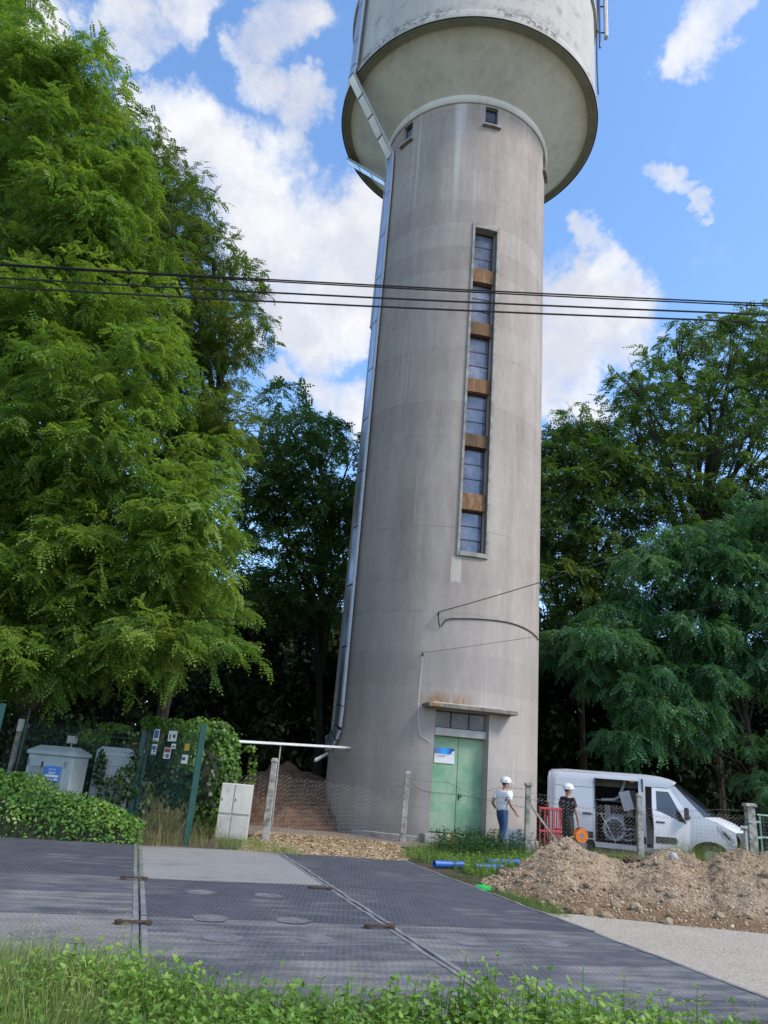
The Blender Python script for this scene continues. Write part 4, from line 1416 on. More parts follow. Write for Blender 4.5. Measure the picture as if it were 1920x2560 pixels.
barbed([onfence(*p, 1) for p in ((884, 1688), (910, 1710), (960, 1716), (1000, 1718), (1040, 1728), (1080, 1722), (1138, 1722))])
barbed([onfence(*p, 1) for p in ((890, 1700), (930, 1712), (985, 1714), (1030, 1722), (1075, 1734), (1138, 1745))])
barbed([onfence(*p, 2) for p in ((1142, 1712), (1180, 1718), (1230, 1735), (1262, 1748), (1300, 1742), (1340, 1748), (1376, 1742))])
barbed([onfence(*p, 2) for p in ((1142, 1726), (1190, 1733), (1240, 1752), (1290, 1760), (1376, 1758))])
barbed([onfence(*p, 3) for p in ((1380, 1742), (1430, 1752), (1500, 1752), (1560, 1748), (1614, 1752))])
barbed([onfence(*p, 3) for p in ((1380, 1758), (1450, 1768), (1540, 1764), (1614, 1770))])
# strut of the third post
s0, s1 = PB[2] + np.array([.02, .05, 1.25]), PB[2] + np.array([1.0, .15, .1])
MB().bar(s0, s1, .05, .05).build('strut', M_POST, fence, bevel=.008)

# gate at the right edge and small white-capped post
gate = thing('field_gate', 'green tubular gate with wire mesh hung on the thick concrete post', 'gate', (10.95, 22.05, 0))
M_GATE = M('faded_green_tube', (.27, .42, .36), (.18, .31, .27), 6, .6)
g0, g1 = np.array([11.0, 22.1, 0]), np.array([14.6, 22.9, 0])
gz = lambda z: np.array([0, 0, z])
for (z) in (1.42, .85, .12):
    MB().tube([g0 + gz(z), g1 + gz(z - .05)], .024, 8).build('rail', M_GATE, gate, smooth=True)
for q in (g0 + (g1 - g0) * .02, g0 + (g1 - g0) * .5, g1):
    MB().tube([q + gz(.1), q + gz(1.43)], .024, 8).build('stile', M_GATE, gate, smooth=True)
chain(gate, g0, g1, lambda t: 1.41, lambda t: .12, r=.0026, mat=M_GATE)
MB().bar(PB[4] + np.array([-.13, -.13, 1.22]), PB[4] + np.array([.28, .02, 1.24]), .06, .05).build('hinge_strap', M_GATE, gate)
MB().bar(PB[4] + np.array([-.13, -.13, .82]), PB[4] + np.array([.28, .02, .84]), .06, .05).build('hinge_strap', M_GATE, gate)
cp = PB[4] + np.array([-.30, -.28, 0])
capp = thing('capped_post', 'grey steel post with round white cap beside the thick gate post', 'post', tuple(cp))
d_ = ray(1608, 1788); hcap = EYE + d_[2] * (cp[1] / d_[1])
MB().tube([(0, 0, 0), (.0, 0, hcap)], .045, 12).build('tube', M_GALVD, capp, world=False, smooth=True)
MB().tube([(-.11, .02, hcap - .01), (.02, -.05, hcap - .01)], .062, 14).build('head', M_GALVD, capp, world=False, smooth=True)
MB().tube([(.02, -.05, hcap - .01), (.035, -.058, hcap - .01)], .058, 14).build('cap', M_WHITE, capp, world=False, smooth=True)

# leaning metal sheets and red barriers by the third post
shp = thing('metal_sheet', 'grey metal sheet leaning against the concrete post near the red barriers', 'metal sheet', tuple(PB[2] + np.array([-.1, .25, 0])))
MB().add([(-.55, .18, .02), (.42, .10, .0), (.05, .30, .52), (-.40, .33, .52), (-.55, .20, .02), (.42, .12, .0), (.05, .32, .52), (-.40, .35, .52)],
         [(0, 1, 2, 3), (7, 6, 5, 4), (0, 4, 5, 1), (1, 5, 6, 2), (2, 6, 7, 3), (3, 7, 4, 0)]).build('sheet', M('blue_grey_sheet', (.24, .27, .32), (.16, .18, .22), 4, .5, metal=.3), shp, world=False)
M_RED = M('red_plastic', (.50, .045, .05), (.33, .03, .035), 4, .5)
for k in range(2):
    t = thing('red_barrier', ['red slatted plastic barrier behind the fence, next to the strut', 'red slatted plastic barrier leaning nearest the van'][k], 'barrier', (5.16 + .14 * k, 21.75 + .22 * k, 0), R_(12 + 14 * k), 'red barriers stacked behind the fence')
    W_, Hh = .62, 1.12
    for z in (.04, .55, Hh):
        MB().box((0, 0, z), (W_, .035, .06)).build('rail', M_RED, t, world=False, bevel=.008)
    for i in range(5):
        MB().box((-W_ / 2 + .03 + i * (W_ - .06) / 4, .002, Hh / 2 + .02), (.03, .03, Hh - .06)).build('slat', M_RED, t, world=False, bevel=.006)

# blue pipes in the grass
M_BPIPE = M('blue_pvc', (.035, .16, .55), (.03, .11, .38), 5, .4)
def pipe(pa, pb, r, lab, z=.08):
    a, b = gnd(*pa, z), gnd(*pb, z)
    t = thing('blue_pipe', lab, 'pipe', (a[0], a[1], 0), 0, 'blue plastic pipes lying in the grass')
    a, b = np.array(a), np.array(b)
    d = unit(b - a)
    o_ = MB()
    n = 16
    up = np.array([0, 0, 1.]); sd_ = np.cross(d, up)
    ring = lambda p, rr: [p + rr * (math.cos(2 * math.pi * k / n) * up + math.sin(2 * math.pi * k / n) * sd_) for k in range(n)]
    vs = ring(a, r) + ring(b, r) + ring(b, r * .88) + ring(a, r * .88)
    fs = [(q * n + k, q * n + (k + 1) % n, ((q + 1) % 4) * n + (k + 1) % n, ((q + 1) % 4) * n + k) for q in range(4) for k in range(n)]
    o_.add(vs, fs)
    o_.build('tube', M_BPIPE, t, smooth=True)
    c_ = b - d * .12
    MB().tube([c_, c_ + d * .10], r * 1.09, 16).build('collar', M_BPIPE, t, smooth=True)
pipe((938, 1866), (1000, 1868), .062, 'blue plastic pipe with its open end by the mats')
pipe((1026, 1872), (1085, 1874), .055, 'blue plastic pipe deeper in the grass beside the spoil heap')
pipe((1050, 1862), (1120, 1862), .055, 'blue plastic pipe running under the left flank of the spoil heap')
# green lid
gl = gnd(1043, 1922)
t = thing('bucket_lid', 'small bright green plastic lid on the ground beside the dark mat', 'lid', tuple(gl))
M_LID = M('bright_green_plastic', (.02, .55, .10), (.015, .42, .08), 5, .35)
MB().lathe([(.0, .05), (.11, .05), (.13, .04), (.135, .0), (.12, .0), (.115, .03), (0.0, .035)], (0, 0, .01), 20).build('disc', M_LID, t, world=False, smooth=True)
MB().box((0, 0, .07), (.05, .02, .03)).build('knob', M_LID, t, world=False, bevel=.005)

# ================================================================== cabinets and green mesh fence at left
M_CABG = M('grey_green_cabinet', (.37, .42, .42), (.29, .34, .34), 3, .5, bumps=.05)
cb_ = atY(112, 1640, 16.6)
cab = thing('transformer_cabinet', 'grey ribbed electrical cabinet with a hipped lid and blue plate', 'cabinet', (cb_[0] - .02, cb_[1], 0), R_(-9))
W_, D_, Hc = 1.02, .62, 1.42
MB().box((0, D_ / 2, Hc / 2), (W_, D_, Hc)).build('body', M_CABG, cab, world=False, bevel=.015)
MB().add([(-W_ / 2 - .04, -.04, Hc), (W_ / 2 + .04, -.04, Hc), (W_ / 2 + .04, D_ + .04, Hc), (-W_ / 2 - .04, D_ + .04, Hc),
          (-W_ / 2 - .04, -.04, Hc + .07), (W_ / 2 + .04, -.04, Hc + .07), (W_ / 2 + .04, D_ + .04, Hc + .07), (-W_ / 2 - .04, D_ + .04, Hc + .07),
          (-W_ / 2 + .12, .16, Hc + .19), (W_ / 2 - .16, .16, Hc + .19), (W_ / 2 - .16, D_ - .14, Hc + .19), (-W_ / 2 + .12, D_ - .14, Hc + .19)],
         [(0, 3, 2, 1), (0, 1, 5, 4), (1, 2, 6, 5), (2, 3, 7, 6), (3, 0, 4, 7), (4, 5, 9, 8), (5, 6, 10, 9), (6, 7, 11, 10), (7, 4, 8, 11), (8, 9, 10, 11)]).build('lid', M_CABG, cab, world=False, bevel=.012)
dr = MB().box((-.05, -.012, Hc / 2 - .03), (W_ - .16, .024, Hc - .14)).build('door', M('cabinet_groove', (.22, .26, .265), (.17, .2, .21), 3, .5), cab, world=False, bevel=.01)
for (fx_, fz_, fw_, fh_) in ((-.05, Hc - .17, W_ - .16, .14), (-.05 - (W_ - .16) / 2 + .03, Hc / 2 - .03, .06, Hc - .14), (-.05 + (W_ - .16) / 2 - .03, Hc / 2 - .03, .06, Hc - .14)):
    MB().box((fx_, -.030, fz_), (fw_, .014, fh_)).build('door_border', M_CABG, dr, world=False, bevel=.005)
for i in range(17):
    x = -.05 - (W_ - .32) / 2 + i * (W_ - .32) / 16
    MB().box((x, -.030, Hc / 2 - .09), (.024, .022, Hc - .32)).build('rib', M_CABG, dr, world=False)
MB().box((-.14, -.05, Hc - .19), (.03, .03, .11)).build('lock', M_DARKST, dr, world=False, bevel=.005)
pl_ = MB().box((.12, -.046, Hc - .36), (.36, .008, .30)).build('blue_plate', M('plate_blue', (.05, .20, .62), (.04, .16, .5), 4, .4), cab, world=False)
for (x, z, w_, h_) in ((.12, Hc - .33, .17, .012), (.12, Hc - .355, .13, .010), (.12, Hc - .40, .30, .045), (.02, Hc - .465, .12, .034), (.125, Hc - .465, .04, .03), (.22, Hc - .465, .09, .034)):
    MB().box((x, -.052, z), (w_, .003, h_)).build('print', M_WHITE, pl_, world=False)
lettering('POSTE', .055, .035, Hc - .305, -.0515, pl_, M_WHITE)
MB().box((.06, -.03, Hc - .13), (.16, .006, .04)).build('sticker', M('sticker_grey', (.68, .72, .75), (.45, .52, .62), 30, .5), cab, world=False)

cb2 = atY(250, 1650, 17.6)
cab2 = thing('white_cabinet', 'white cabinet overgrown with ivy behind the green mesh', 'cabinet', (cb2[0] - .05, cb2[1], 0), R_(10))
MB().box((0, .25, .80), (.80, .5, 1.60)).build('body', M('off_white_cabinet', (.66, .68, .70), (.52, .54, .56), 3, .6), cab2, world=False, bevel=.015)
MB().add([(-.40, -.02, 1.60), (.40, -.02, 1.60), (.40, .52, 1.60), (-.40, .52, 1.60), (-.30, .05, 1.69), (.26, .05, 1.69), (.26, .45, 1.69), (-.30, .45, 1.69)],
         [(0, 1, 5, 4), (1, 2, 6, 5), (2, 3, 7, 6), (3, 0, 4, 7), (4, 5, 6, 7)]).build('lid', M('off_white_lid', (.60, .62, .64), (.48, .5, .52), 3, .6), cab2, world=False)
MB().box((0, -.008, .80), (.70, .016, 1.40)).build('door', M('off_white_door', (.64, .66, .68), (.52, .54, .56), 3, .6), cab2, world=False, bevel=.008)

mb_ = gnd(497, 1816)
mc = thing('meter_cabinet', 'cream double meter cabinet standing in front of the ivy', 'cabinet', (mb_[0], mb_[1], 0), R_(4))
M_CREAM = M('cream_polyester', (.60, .58, .52), (.42, .40, .35), 3, .6, bumps=.15)
MB().box((0, .15, .575), (.68, .30, 1.15)).build('body', M_CREAM, mc, world=False, bevel=.012)
for (x, w_, z, h_) in ((-.20, .265, .80, .60), (.15, .375, .80, .60)):
    dd_ = MB().box((x, -.010, z + .04), (w_, .02, h_)).build('door', M('cream_door', (.66, .64, .58), (.52, .50, .44), 2.5, .55), mc, world=False, bevel=.008)
    MB().box((x - w_ / 2 + .04, -.024, z + .02), (.02, .01, .05)).build('lock', M_DARKST, dd_, world=False)
for (x, w_) in ((-.20, .265), (.15, .375)):
    MB().box((x, -.008, .26), (w_, .016, .45)).build('base_panel', M_CREAM, mc, world=False, bevel=.008)
MB().lathe([(.0, 0), (.035, 0), (.035, .006), (0, .006)], (-.17, -.026, 1.02), 14, axis='Y').build('badge', M_CREAM, mc, world=False)

# green mesh fence
gf = thing('green_mesh_fence', 'dark green welded mesh fence panels half buried in ivy', 'fence', tuple(atY(310, 1735, 17.6) * np.array([1, 1, 0])))
M_GREEN = M('dark_green_coating', (.008, .075, .062), (.006, .05, .045), 5, .4)
def gpost(px, py, Y, w=.10, dbl=False, zb=0.0):
    p = atY(px, py, Y)
    MB().box((p[0], p[1], (p[2] + zb) / 2), (w, w, p[2] - zb), .3).build('post', M_GREEN, gf, bevel=.006)
    if dbl:
        MB().box((p[0] + w * .95, p[1] + .05, p[2] / 2 - .02), (w * .6, w * .8, p[2] - .04), .3).build('post', M_GREEN, gf, bevel=.006)
    return p
g_a = gpost(8, 1520, 15.0, .10)
g_b = gpost(66, 1530, 17.5, .05)
g_c = gpost(314, 1570, 17.4, .11, True)
g_d = gpost(441, 1565, 16.0, .12)
def mesh_panel(a, b, zt, zb=.1):
    a, b = np.array(a, float), np.array(b, float)
    L = np.linalg.norm((b - a)[:2]); d = (b - a) / L; d[2] = 0
    V = MB()
    for k in range(int(L / .055) + 1):
        p = a + d * k * .055
        V.bar((p[0], p[1], zb), (p[0], p[1], zt), .005, .005)
    for z in np.arange(zb, zt, .2):
        V.bar((a[0], a[1], z), (b[0], b[1], z), .006, .006)
    V.build('mesh_panel', M_GREEN, gf, kind='stuff')
mesh_panel(g_b, g_c, 2.05)
mesh_panel(g_c, g_d, 2.1)
# signs wired to the panel
def fsign(px, py, w, h, lab, mat, bands=()):
    tt = .5
    d = ray(px, py)
    a, b = np.array(g_c[:2]), np.array(g_d[:2])
    n = np.array([-(b - a)[1], (b - a)[0]])
    s_ = (a @ n) / (d[:2] @ n)
    p = CP + d * (s_ - .12)
    t = thing('warning_sign', lab, 'sign', tuple(p), math.atan2((b - a)[1], (b - a)[0]), 'notices on the green mesh fence')
    MB().box((0, 0, 0), (w, .006, h)).build('plate', mat, t, world=False)
    for (x, z, bw, bh, bm_) in bands:
        MB().box((x, -.005, z), (bw, .004, bh)).build('print', bm_, t, world=False)
M_PBLUE = M('print_blue', (.05, .14, .42), (.04, .1, .3), 30, .5)
M_PRED = M('print_red', (.42, .04, .05), (.3, .03, .04), 30, .5)
M_PYEL = M('print_yellow', (.62, .42, .03), (.5, .3, .02), 14, .5)
M_PBLK = M('print_black', (.04, .045, .05), (.1, .1, .1), 50, .6)
fsign(338, 1588, .20, .25, 'white notice with a blue field, uppermost beside the double green post', M_WHITE, [(0, .02, .15, .16, M_PBLUE), (-.02, -.105, .12, .02, M_PRED)])
fsign(373, 1590, .30, .21, 'wide white notice with a dark drawing partly under the ivy', M_WHITE, [(.06, .0, .09, .07, M_PBLK), (-.08, -.02, .04, .11, M_PBLK)])
fsign(333, 1619, .17, .22, 'small white and blue notice beside the double green post', M_WHITE, [(0, .03, .14, .08, M_PBLUE), (0, -.095, .15, .02, M_PBLUE), (.02, -.04, .08, .03, M_PBLK)])
fsign(361, 1627, .24, .22, 'red, white and blue notice low on the green mesh', M_WHITE, [(.0, .055, .20, .08, M_PRED), (.03, -.05, .10, .08, M_PBLUE), (-.07, -.05, .05, .06, M_PYEL)])
fsign(375, 1612, .15, .10, 'tiny white notice under the ivy fringe', M_WHITE, [(0, -.01, .10, .03, M_PBLK)])
fsign(404, 1614, .17, .14, 'yellow notice half hidden by ivy beside the slanting green post', M_PYEL)
fsign(399, 1640, .20, .17, 'white notice with dark marks, lowest beside the slanting green post', M_WHITE, [(-.03, .01, .10, .06, M_PBLK)])
# low marker post and small plate among the leaves
wp = atY(50, 1565, 18.2)
mp_ = thing('marker_post', 'slim concrete marker post with a white head beside the thin green post', 'post', (wp[0] - .05, wp[1], 0))
MB().box((0, 0, wp[2] / 2 - .08), (.10, .10, wp[2] - .16)).build('shaft', M_POST, mp_, world=False, bevel=.01)
MB().box((0, 0, wp[2] - .02), (.11, .11, .28)).build('head', M_WHITE, mp_, world=False, bevel=.008)
p_ = atY(157, 1598, 18.3)
t = thing('white_plate', 'small white plate among ivy above the ribbed cabinet', 'plate', (p_[0], p_[1], 0))
MB().box((0, 0, p_[2] / 2 - .05), (.03, .03, p_[2] - .1)).build('stake', M_GALVD, t, world=False)
MB().box((0, -.02, p_[2]), (.24, .008, .17)).build('plate', M_WHITE, t, world=False)
# ================================================================== white van
def van_paint():
    m, n, l, bs = new_mat('van_white')
    v = mapped(n, l)
    t = n.new('ShaderNodeTexCoord')
    sp = n.new('ShaderNodeSeparateXYZ')
    l.new(t.outputs['Object'], sp.inputs[0])
    a = noise(n, l, v, 3, 7, .7)
    c = mixc(n, l, mth(n, l, 'MULTIPLY', mrange(n, l, mth(n, l, 'ADD', sp.outputs[2], mth(n, l, 'MULTIPLY', a, .5)), 1.15, .55), mrange(n, l, a, .35, .7, .2, .6)), (.60, .62, .66), (.36, .345, .32))
    l.new(c, bs.inputs['Base Color'])
    bs.inputs['Roughness'].default_value = .32
    bs.inputs['Coat Weight'].default_value = .25
    return m
M_VAN = van_paint()
M_TRIM = M('grey_bumper_plastic', (.045, .047, .05), (.03, .03, .032), 8, .6)
M_VGLASS = M('van_glass', (.012, .014, .017), (.008, .009, .01), 2, .04, spec=.8)
M_VIN = M('van_interior', (.035, .035, .04), (.018, .018, .02), 4, .85)
vroot = np.array([5.76, 24.7])
vz = float(terrain(8, 24))
van = thing('work_van', 'white work van with open sliding door and open cab door, behind the fence', 'van', (vroot[0], vroot[1], vz), R_(-20))

def ysurf(x, z):
    y = .05 + .10 * smoothstep(1.0, 2.45, z) ** 1.2 * 1.0 - .05 * smoothstep(.3, .75, z) * (1 - smoothstep(1.1, 1.6, z))
    y += .24 * np.clip((x - 3.5) / 1.5, 0, None) ** 2
    y += .10 * np.clip((.22 - x) / .22, 0, 1) ** 2
    y += .05 * smoothstep(2.28, 2.42, z)
    return y

def panel(name, poly, mat, parent=van, off=0.0, thick=.025, far=False, hinge=None, bevel=.006):
    bm = bmesh.new()
    bm.faces.new([bm.verts.new((x, 0, z)) for x, z in poly])
    for k in np.arange(-.1, 5.2, .15):
        bmesh.ops.bisect_plane(bm, geom=bm.verts[:] + bm.edges[:] + bm.faces[:], plane_co=(k, 0, 0), plane_no=(1, 0, 0))
    for k in np.arange(.2, 2.6, .15):
        bmesh.ops.bisect_plane(bm, geom=bm.verts[:] + bm.edges[:] + bm.faces[:], plane_co=(0, 0, k), plane_no=(0, 0, 1))
    for v in bm.verts:
        v.co.y = float(ysurf(v.co.x, v.co.z)) - off
    bmesh.ops.recalc_face_normals(bm, faces=bm.faces)
    ext = bmesh.ops.extrude_face_region(bm, geom=bm.faces[:])
    for e in ext['geom']:
        if isinstance(e, bmesh.types.BMVert): e.co.y += thick
    bmesh.ops.recalc_face_normals(bm, faces=bm.faces)
    if far:
        for v in bm.verts: v.co.y = 2.0 - v.co.y
        bmesh.ops.reverse_faces(bm, faces=bm.faces)
    if hinge:
        hx, hy, ang = hinge
        bmesh.ops.transform(bm, matrix=Matrix.Translation((hx, hy, 0)) @ Matrix.Rotation(ang, 4, 'Z') @ Matrix.Translation((-hx, -hy, 0)), verts=bm.verts)
    me = bpy.data.meshes.new(name)
    bm.to_mesh(me)
    bm.free()
    o = link(name, me, mat, parent)
    me.polygons.foreach_set('use_smooth', [True] * len(me.polygons))
    me.set_sharp_from_angle(angle=R_(35))
    return o

def arc(cx, cz, r, a0, a1, n=10):
    return [(cx + r * math.cos(R_(a0 + (a1 - a0) * k / n)), cz + r * math.sin(R_(a0 + (a1 - a0) * k / n))) for k in range(n + 1)]

AXF, AXR, WR = 4.18, 1.0, .34
quarter = [(.03, .40), *arc(AXR, .36, .43, 175, 5), (1.44, .40), (1.44, 2.40), (.05, 2.40), (.0, 2.2), (.0, .5)]
panel('side_panel', quarter, M_VAN)
panel('header', [(1.44, 2.27), (2.72, 2.27), (2.72, 2.41), (1.44, 2.41)], M_VAN)
panel('pillar', [(2.70, .34), (2.86, .34), (2.86, 2.41), (2.70, 2.41)], M_VAN)
panel('sill', [(1.44, .33), (2.70, .33), (2.70, .47), (1.44, .47)], M_VAN)
panel('rocker', [(2.86, .33), (3.74, .33), (3.74, .46), (2.86, .46)], M_VAN)
panel('roof_side', [(2.86, 2.14), (3.36, 2.14), (3.50, 2.24), (3.42, 2.36), (3.2, 2.41), (2.86, 2.41)], M_VAN)
panel('windscreen_pillar', [(3.36, 2.14), (3.50, 2.22), (4.10, 1.40), (3.80, 1.40)], M_VAN)
panel('fender', [(3.76, .33), *arc(AXF, .36, .42, 185, 0), (4.70, .55), (4.74, .80), (4.72, 1.08), (4.4, 1.27), (4.08, 1.40), (3.80, 1.40), (3.76, 1.25)], M_VAN)
full = [(.03, .40), *arc(AXR, .36, .43, 175, 5), *arc(AXF, .36, .42, 180, 0), (4.72, .6), (4.72, 1.08), (4.1, 1.40), (3.5, 2.22), (3.3, 2.38), (.05, 2.40), (0, 2.2)]
panel('far_side', full, M_VAN, far=True)
sd_ = panel('sliding_door', [(.24, .52), (1.40, .52), (1.42, .62), (1.42, 2.12), (1.36, 2.19), (.28, 2.19), (.22, 2.1), (.22, .6)], M_VAN, off=.075)
panel('handle', [(1.10, 1.22), (1.34, 1.22), (1.34, 1.27), (1.10, 1.27)], M_TRIM, sd_, off=.10)
panel('rub_strip', [(.26, .56), (1.38, .56), (1.38, .74), (.26, .74)], M_TRIM, sd_, off=.082, thick=.015)
panel('crease', [(.26, 1.20), (1.40, 1.20), (1.40, 1.208), (.26, 1.208)], M_TRIM, sd_, off=.077, thick=.01)  # dark strip paints the shade line of a pressed crease
M_SEAM = M('gap_and_crease', (.10, .105, .115), (.07, .07, .08), 5, .6)
for sm in ([(.24, 1.98), (1.40, 1.98), (1.40, 1.992), (.24, 1.992)], [(1.385, .56), (1.397, .56), (1.397, 2.14), (1.385, 2.14)], [(.245, .56), (.257, .56), (.257, 2.14), (.245, 2.14)]):  # first strip paints the upper crease's shade line, the others are door gaps
    panel('seam', sm, M_SEAM, sd_, off=.0765, thick=.01)
panel('tail_lamp', [(.005, 1.05), (.05, 1.05), (.05, 1.45), (.005, 1.45)], M('tail_red', (.30, .02, .02), (.2, .015, .015), 5, .3), off=.01, thick=.03)
# cab door swung open
HG = (3.77, .06, R_(28))
cd_ = panel('cab_door', [(2.88, .46), (3.72, .46), (3.76, 1.15), (3.50, 1.26), (3.10, 1.46), (2.90, 1.52)], M_VAN, hinge=HG, off=.01)
for pl2 in ([(2.90, 1.52), (3.00, 1.50), (3.03, 2.03), (2.94, 2.12)], [(3.03, 2.03), (3.33, 2.03), (3.38, 2.12), (2.94, 2.12)], [(3.33, 2.03), (3.38, 2.12), (3.76, 1.45), (3.76, 1.15), (3.69, 1.18)]):
    panel('window_frame', pl2, M_VAN, cd_, hinge=HG, off=.01)
panel('window', [(3.00, 1.50), (3.10, 1.46), (3.50, 1.26), (3.69, 1.18), (3.33, 2.03), (3.03, 2.03)], M_VGLASS, cd_, hinge=HG, off=-.004, thick=.008)
panel('handle', [(2.95, 1.17), (3.15, 1.17), (3.15, 1.21), (2.95, 1.21)], M_TRIM, cd_, hinge=HG, off=.03)
panel('rub_strip', [(2.92, .62), (3.40, .62), (3.45, .70), (3.40, .80), (2.92, .80)], M_TRIM, cd_, hinge=HG, off=.016, thick=.012)
panel('rub_strip', [(2.71, .55), (2.85, .55), (2.85, .73), (2.71, .73)], M_TRIM, off=.008, thick=.012)

def loft(name, rows, mat, n=16, thick=0.0, parent=van, smooth=True):
    vs, fs = [], []
    for (xc, zc, xs_, zs_, yin) in rows:
        for k in range(n + 1):
            q = -1 + 2 * k / n
            w = 1 - abs(q) ** 2.6
            vs.append((xs_ + (xc - xs_) * w, 1 + q * (1 - yin), zs_ + (zc - zs_) * w))
    for i in range(len(rows) - 1):
        for k in range(n):
            a = i * (n + 1) + k
            fs.append((a, a + 1, a + n + 2, a + n + 1))
    return MB().add(vs, fs).build(name, mat, parent, world=False, smooth=smooth)

loft('roof', [(.02, 2.40, .04, 2.36, .22), (.10, 2.46, .08, 2.40, .20), (.5, 2.50, .5, 2.41, .195), (2.9, 2.50, 2.9, 2.41, .195), (3.2, 2.47, 3.2, 2.395, .195), (3.42, 2.41, 3.40, 2.34, .20), (3.56, 2.34, 3.49, 2.24, .205)], M_VAN)
loft('windscreen', [(3.56, 2.335, 3.49, 2.235, .205), (4.02, 1.90, 3.80, 1.82, .19), (4.46, 1.45, 4.09, 1.41, .15)], M_VGLASS)
loft('bonnet', [(4.45, 1.455, 4.07, 1.41, .13), (4.72, 1.33, 4.38, 1.29, .15), (4.90, 1.20, 4.60, 1.15, .20), (4.98, 1.08, 4.72, 1.07, .26)], M_VAN)
loft('grille', [(4.98, 1.07, 4.72, 1.06, .26), (5.02, .92, 4.80, .92, .24), (5.03, .80, 4.82, .80, .22)], M_TRIM)
bump_o = loft('bumper', [(5.03, .80, 4.80, .80, .20), (5.06, .62, 4.80, .66, .14), (5.05, .48, 4.74, .50, .13), (4.98, .32, 4.62, .34, .16)], M_TRIM)
MB().box((5.075, 1.0, .55), (.012, .50, .11)).build('number_plate', M_WHITE, bump_o, world=False)
em = MB().prism([(5.035, .93), (5.05, .86), (5.035, .79), (5.02, .86)], .10, 'XZ', .95)
em.build('emblem', M_GALVD, van, world=False)
for far in (False, True):
    hl = panel('headlight', [(4.36, 1.24), (4.47, 1.16), (4.66, .94), (4.735, .76), (4.715, .70), (4.62, .74), (4.45, .98), (4.37, 1.12)], M('headlight_glass', (.70, .72, .74), (.30, .31, .33), 9, .1, spec=.8), off=.012, thick=.02, far=far)
    panel('bezel', [(4.44, 1.10), (4.50, 1.06), (4.62, .88), (4.58, .86), (4.47, 1.0)], M_TRIM, hl, off=.014, thick=.01, far=far)
    for (ax) in (AXF, AXR):
        wy = .14 if not far else 1.86
        sgn = -1 if not far else 1
        w = MB().lathe([(.20, -.09), (.315, -.10), (WR, -.06), (WR, .06), (.315, .10), (.20, .09)], (ax, wy, WR), 28, axis='Y').build('wheel', M_BLACK, van, world=False, smooth=True)
        MB().lathe([(.0, .05), (.06, .06), (.09, .03), (.16, .02), (.205, .07), (.205, -.07), (.0, -.07)], (ax, wy, WR), 20, axis='Y').build('rim', M_GALVD, w, world=False, smooth=True)
mr = MB().box((3.72, -.20, 1.47), (.13, .20, .34)).build('mirror', M_TRIM, van, world=False, bevel=.04)
MB().box((3.78, -.06, 1.38), (.06, .16, .06)).build('mirror_arm', M_TRIM, mr, world=False)
MB().tube([(3.1, .95, 2.49), (3.02, .95, 2.60)], .008, 5).build('aerial', M_BLACK, van, world=False)
# inside
MB().box((1.9, 1.0, .44), (3.7, 1.8, .05)).build('floor', M_VIN, van, world=False)
MB().box((1.4, 1.86, 1.4), (2.7, .03, 1.9)).build('lining', M_VIN, van, world=False)
MB().box((2.80, 1.0, 1.4), (.03, 1.76, 1.9)).build('bulkhead', M_VIN, van, world=False)
MB().box((.06, 1.0, 1.38), (.05, 1.66, 1.95)).build('rear_doors', M_VAN, van, world=False, bevel=.02)
MB().box((1.5, 1.0, 2.33), (2.9, 1.5, .03)).build('headliner', M_VIN, van, world=False)
st = MB().box((3.25, .62, .75), (.50, .50, .18)).build('seat', M_VIN, van, world=False, bevel=.05)
MB().box((3.02, .62, 1.18), (.14, .48, .75), np.array(Matrix.Rotation(R_(-12), 3, 'Y'))).build('seat_back', M_VIN, st, world=False, bevel=.05)
MB().box((4.05, 1.0, 1.15), (.50, 1.5, .35)).build('dashboard', M_VIN, van, world=False, bevel=.08)
MB().box((3.98, .9, 1.37), (.18, .16, .03)).build('blue_folder', M('folder_blue', (.03, .18, .5), (.02, .12, .35), 5, .5), van, world=False)
MB().box((2.52, .22, 2.24), (.14, .10, .03)).build('glint_block', M('glint_orange', (.75, .22, .06), (.6, .15, .04), 5, .3), van, world=False)  # orange plastic painted to stand for a reddish glint near the ceiling
MB().box((1.44, .09, 1.38), (.02, .10, 1.8)).build('door_edge', M_TRIM, van, world=False)

# the cab is longer than the load space pitch: draw it out, keeping the wheels round
for o in [c for c in bpy.data.objects if c.type == 'MESH' and rootm(c) is ROOTM[van.name]]:
    vs_ = np.array([v.co[:] for v in o.data.vertices])
    up_ = o.parent if o.parent is not None else o
    if o.name.split('.')[0] in ('wheel', 'rim', 'mirror', 'mirror_arm'):
        cx_ = vs_[:, 0].mean()
        if cx_ > 2.75: vs_[:, 0] += (cx_ - 2.75) * .30
    else:
        vs_[:, 0] = np.where(vs_[:, 0] > 2.75, 2.75 + (vs_[:, 0] - 2.75) * 1.30, vs_[:, 0])
    o.data.vertices.foreach_set('co', vs_.astype(np.float32).ravel())
    o.data.update()

